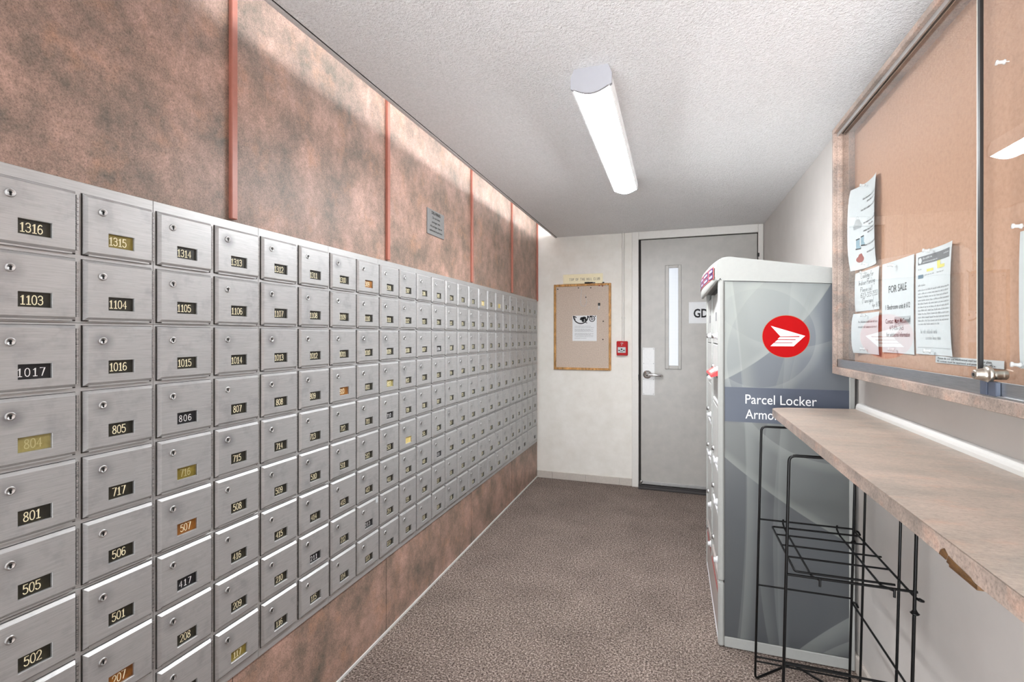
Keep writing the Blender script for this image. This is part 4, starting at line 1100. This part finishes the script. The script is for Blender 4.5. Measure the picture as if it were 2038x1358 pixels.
for k in range(6): a = .010 + k * .03; poly(m, fn, [(a, .018), (a + .03, .018), (a + .03, .0188), (a, .0188)])
stroke(m, 'Coloca Jade', fn, .025, .055, .014, .003, .0010, .9, .2) if False else stroke(m, 'Call on Toe', fn, .025, .055, .014, .003, .0010, .9, .2) if False else None
greek(m, fn, .025, .115, .056, .011, rr); greek(m, fn, .05, .13, .040, .010, rr)
m.build('pencil_note', M['pencil'], t)
# 6 label strip
t, fn, W, H = sheet(1.522, 1.250, 1.2305, 1.2475, 'narrow white label strip along the lower edge of the pin board', (.0008, .0008), name='label_strip')
m = MB(); letter(m, 'Please do not put misdirected mail below the glass', fn, .012, .0095, .0072, .22, 'L', .01); letter(m, 'All notices must be approved and posted by the office', fn, .008, .0022, .0072, .236, 'L', .01)
m.build('printed_text', M['ink'], t)
# 7 sheet at the right
t, fn, W, H = sheet(1.196, .985, 1.236, 1.500, 'white sheet pinned right of the black glass edge', (.006, .006))
m = MB()
for k in range(12): greek(m, fn, .03, .19, .225 - k * .015, .007, rr)
m.build('printed_text', M['inkgrey'], t)
def pin(y, z, label, off=.003):
    x = PB - off
    m = MB().lathe((x, y, z), (-1, .15, .1), [(0, .0012), (.006, .0012), (.006, .0052), (.0085, .0050), (.010, .0034), (.016, .0034), (.018, .0052), (.0205, .0050), (.021, 0)], 12)
    return top('clear_push_pin', m, M['clear'], (x, y, z), label, 'push pin', 'clear push pins in the display case')
pin(1.985, 1.823, 'clear push pin at the top of the boots and bags notice')
pin(1.980, 1.548, 'clear push pin at the bottom of the boots and bags notice')
pin(1.985, 1.518, 'clear push pin at the top of the handwritten parking note')
pin(1.980, 1.368, 'clear push pin at the top of the lower left printed slip')
pin(1.985, 1.251, 'clear push pin at the bottom of the lower left printed slip')
pin(1.755, 1.512, 'clear push pin at the top of the FOR SALE notice')
pin(1.750, 1.256, 'clear push pin at the bottom of the FOR SALE notice')
pin(1.535, 1.520, 'clear push pin at the top of the letter with the dark banner')
pin(1.530, 1.258, 'clear push pin at the bottom of the letter with the dark banner')
pin(1.232, 1.848, 'clear push pin alone high on the right of the pin board')
pin(1.183, 1.508, 'clear push pin at the top of the sheet right of the black glass edge')
pin(1.186, 1.242, 'clear push pin at the bottom of the sheet right of the black glass edge')

# ================================================================== counter
t = counter = thing('counter', 'stone-look laminate wall counter with a rounded front corner', 'counter', (XR, 1.1, 1.018))
cz1, cz0, cf, cyl, cyr = 1.0184, .9905, .357, 2.172, -.10
pl = [(XR - .0005, cyr), (XR - .0005, cyl)] + [(cf + .045 - .045 * math.sin(R(a)), 2.085 - .0 + .045 * math.cos(R(a)) - .045 + .045) for a in range(0, 91, 15)]
pl = [(XR - .0005, cyr), (XR - .0005, cyl), (.42, 2.125)] + [(cf + .05 - .05 * math.sin(R(a)), 2.065 + .05 * math.cos(R(a))) for a in range(15, 91, 15)] + [(cf, cyr)]
m = MB().prism(pl, lambda a, b, d: (a, b, d), cz0, cz1)
m.build('worktop', M['counter_lam'], counter)
m = MB()
edge = pl[2:]
for i in range(len(edge) - 1):
    (a0, b0), (a1, b1) = edge[i], edge[i + 1]
    tx, ty = a1 - a0, b1 - b0; k = math.hypot(tx, ty); nx, ny = ty / k * .0009, -tx / k * .0009
    if nx > 0 and abs(ny) < 1e-9: nx = -nx
    m.add([(a0 - abs(nx), b0 + (abs(ny)), cz0), (a1 - abs(nx), b1 + abs(ny), cz0), (a1 - abs(nx), b1 + abs(ny), cz1 - .0008), (a0 - abs(nx), b0 + abs(ny), cz1 - .0008)], [(0, 1, 2, 3)])
m.build('edge_banding', M['case_lam'], counter)
m = MB()
fq = lambda a, b, d: (cf - .0012 - d, a, b)
m.prism([(.840, .9915), (.822, .9905), (.818, .9990), (.826, 1.0045), (.836, .9985)], fq, 0, .0008)
m.prism([(.820, .9880), (.752, .9885), (.765, .9935), (.800, .9965), (.816, .9985)], fq, 0, .0008)
m.box(cf + .001, cf + .03, .755, .82, .982, cz0).build('chipped_edge', M['chipwood'], counter)
ws = MB()
P = [(XR - .009, cyl - .004, 1.0185 + .010), (XR - .009, cyr, 1.0185 + .010)]
prof_ = [(0, 0), (-.019, 0), (-.0195, .010), (-.017, .017), (-.011, .022), (0, .0245)]
ws.prism(prof_, lambda a, b, d: (XR + a, d, 1.0185 + b), cyl - .012, cyr)
ws.lathe((XR - .0098, cyl - .012, 1.0185), (0, 0, 1), [(0, .0097), (.012, .0092), (.019, .006), (.022, 0)], 14)
struct('trim_9', ws, M['caulk'])

# ================================================================== wire rack
t = rack = thing('wire_rack', 'black wire display rack standing under the counter in front of the locker', 'wire rack', (.45, 1.80, 0))
lean = lambda x, z: x + .0215 * (z - .0) / .95
RX0, RX1, RY1, RY2, RZ = .2900, .5935, 2.022, 1.56, .957
rw = .0036
def W_(pts, name, r=rw, fil=.018):
    MB().tube(fillet([(lean(x, z), y, z) for x, y, z in pts], fil), r, 8).build(name, M['wire'], rack)
for nm_, yy in (('rear_hoop', RY1), ('front_hoop', RY2)):
    if yy == RY1:
        W_([(RX0 + .14, 2.150, rw), (RX0, yy, rw), (RX0, yy, RZ), (RX1, yy, RZ), (RX1, yy, rw), (RX0 + .16, 2.150, rw)], nm_, .0042)
    else:
        W_([(RX0 + .14, yy - .12, rw), (RX0, yy, rw), (RX0, yy, RZ), (RX1, yy, RZ), (RX1, yy, rw), (RX0 + .16, yy - .12, rw)], nm_, .0042)
for z in (.608, .3595, .0873, .0705):
    W_([(RX0, RY1, z), (RX1, RY1, z)], 'rear_crossbar', .0032)
W_([(RX0, RY2, .617), (RX1 + .006, RY2, .617)], 'front_crossbar', .0038)
for z in (.36, .10):
    W_([(RX0, RY2, z), (RX1, RY2, z)], 'front_crossbar', .0034)
# right side hoop and stretchers
W_([(RX1 + .004, 1.935, rw), (RX1 + .004, 1.935, RZ - .02), (RX1 + .004, 1.665, RZ - .02), (RX1 + .004, 1.665, rw)], 'side_hoop', .0038)
def loopbar(x, ya, yb, z):
    P = [(x + .013, ya - .012, z - .006), (x + .014, ya + .006, z - .002), (x + .004, ya + .010, z), (x, ya - .006, z), (x, yb + .006, z), (x + .004, yb - .010, z), (x + .014, yb - .008, z - .002), (x + .013, yb + .012, z - .006)]
    W_(P, 'side_stretcher', .0034, .008)
loopbar(RX1 + .003, RY1, RY2, .600)
loopbar(RX1 + .003, RY1, RY2 - .1, .343)
# tilted shelf grid with hooks
sz = .593
W_([(.60, 2.000, sz), (.330, 2.000, sz), (.330, 1.642, sz), (.58, 1.642, sz)], 'shelf_frame', .0034, .010)
for k, (yy, xe) in enumerate(((1.915, .60), (1.825, .61), (1.735, .60))):
    W_([(.330, yy, sz + .004), (xe, yy, sz + .004)], 'shelf_wire', .0030)
for xx in (.372, .545):
    W_([(xx, RY1 + .006, sz + .020), (xx - .001, RY1 + .008, sz + .006), (xx, 2.0, sz - .005), (xx, 1.640, sz - .005), (xx, RY2 - .006, sz + .022), (xx, RY2 - .009, sz + .026), (xx, RY2 - .010, sz + .006)], 'shelf_hook_wire', .0032, .006)
for yy in (RY1, RY2):
    MB().lathe((lean(RX1 + .001, .57), yy, .556), (0, 0, 1), [(0, 0), (.001, .008), (.004, .011), (.006, .008), (.014, .004)], 12).build('foot_glide', M['wire'], rack)
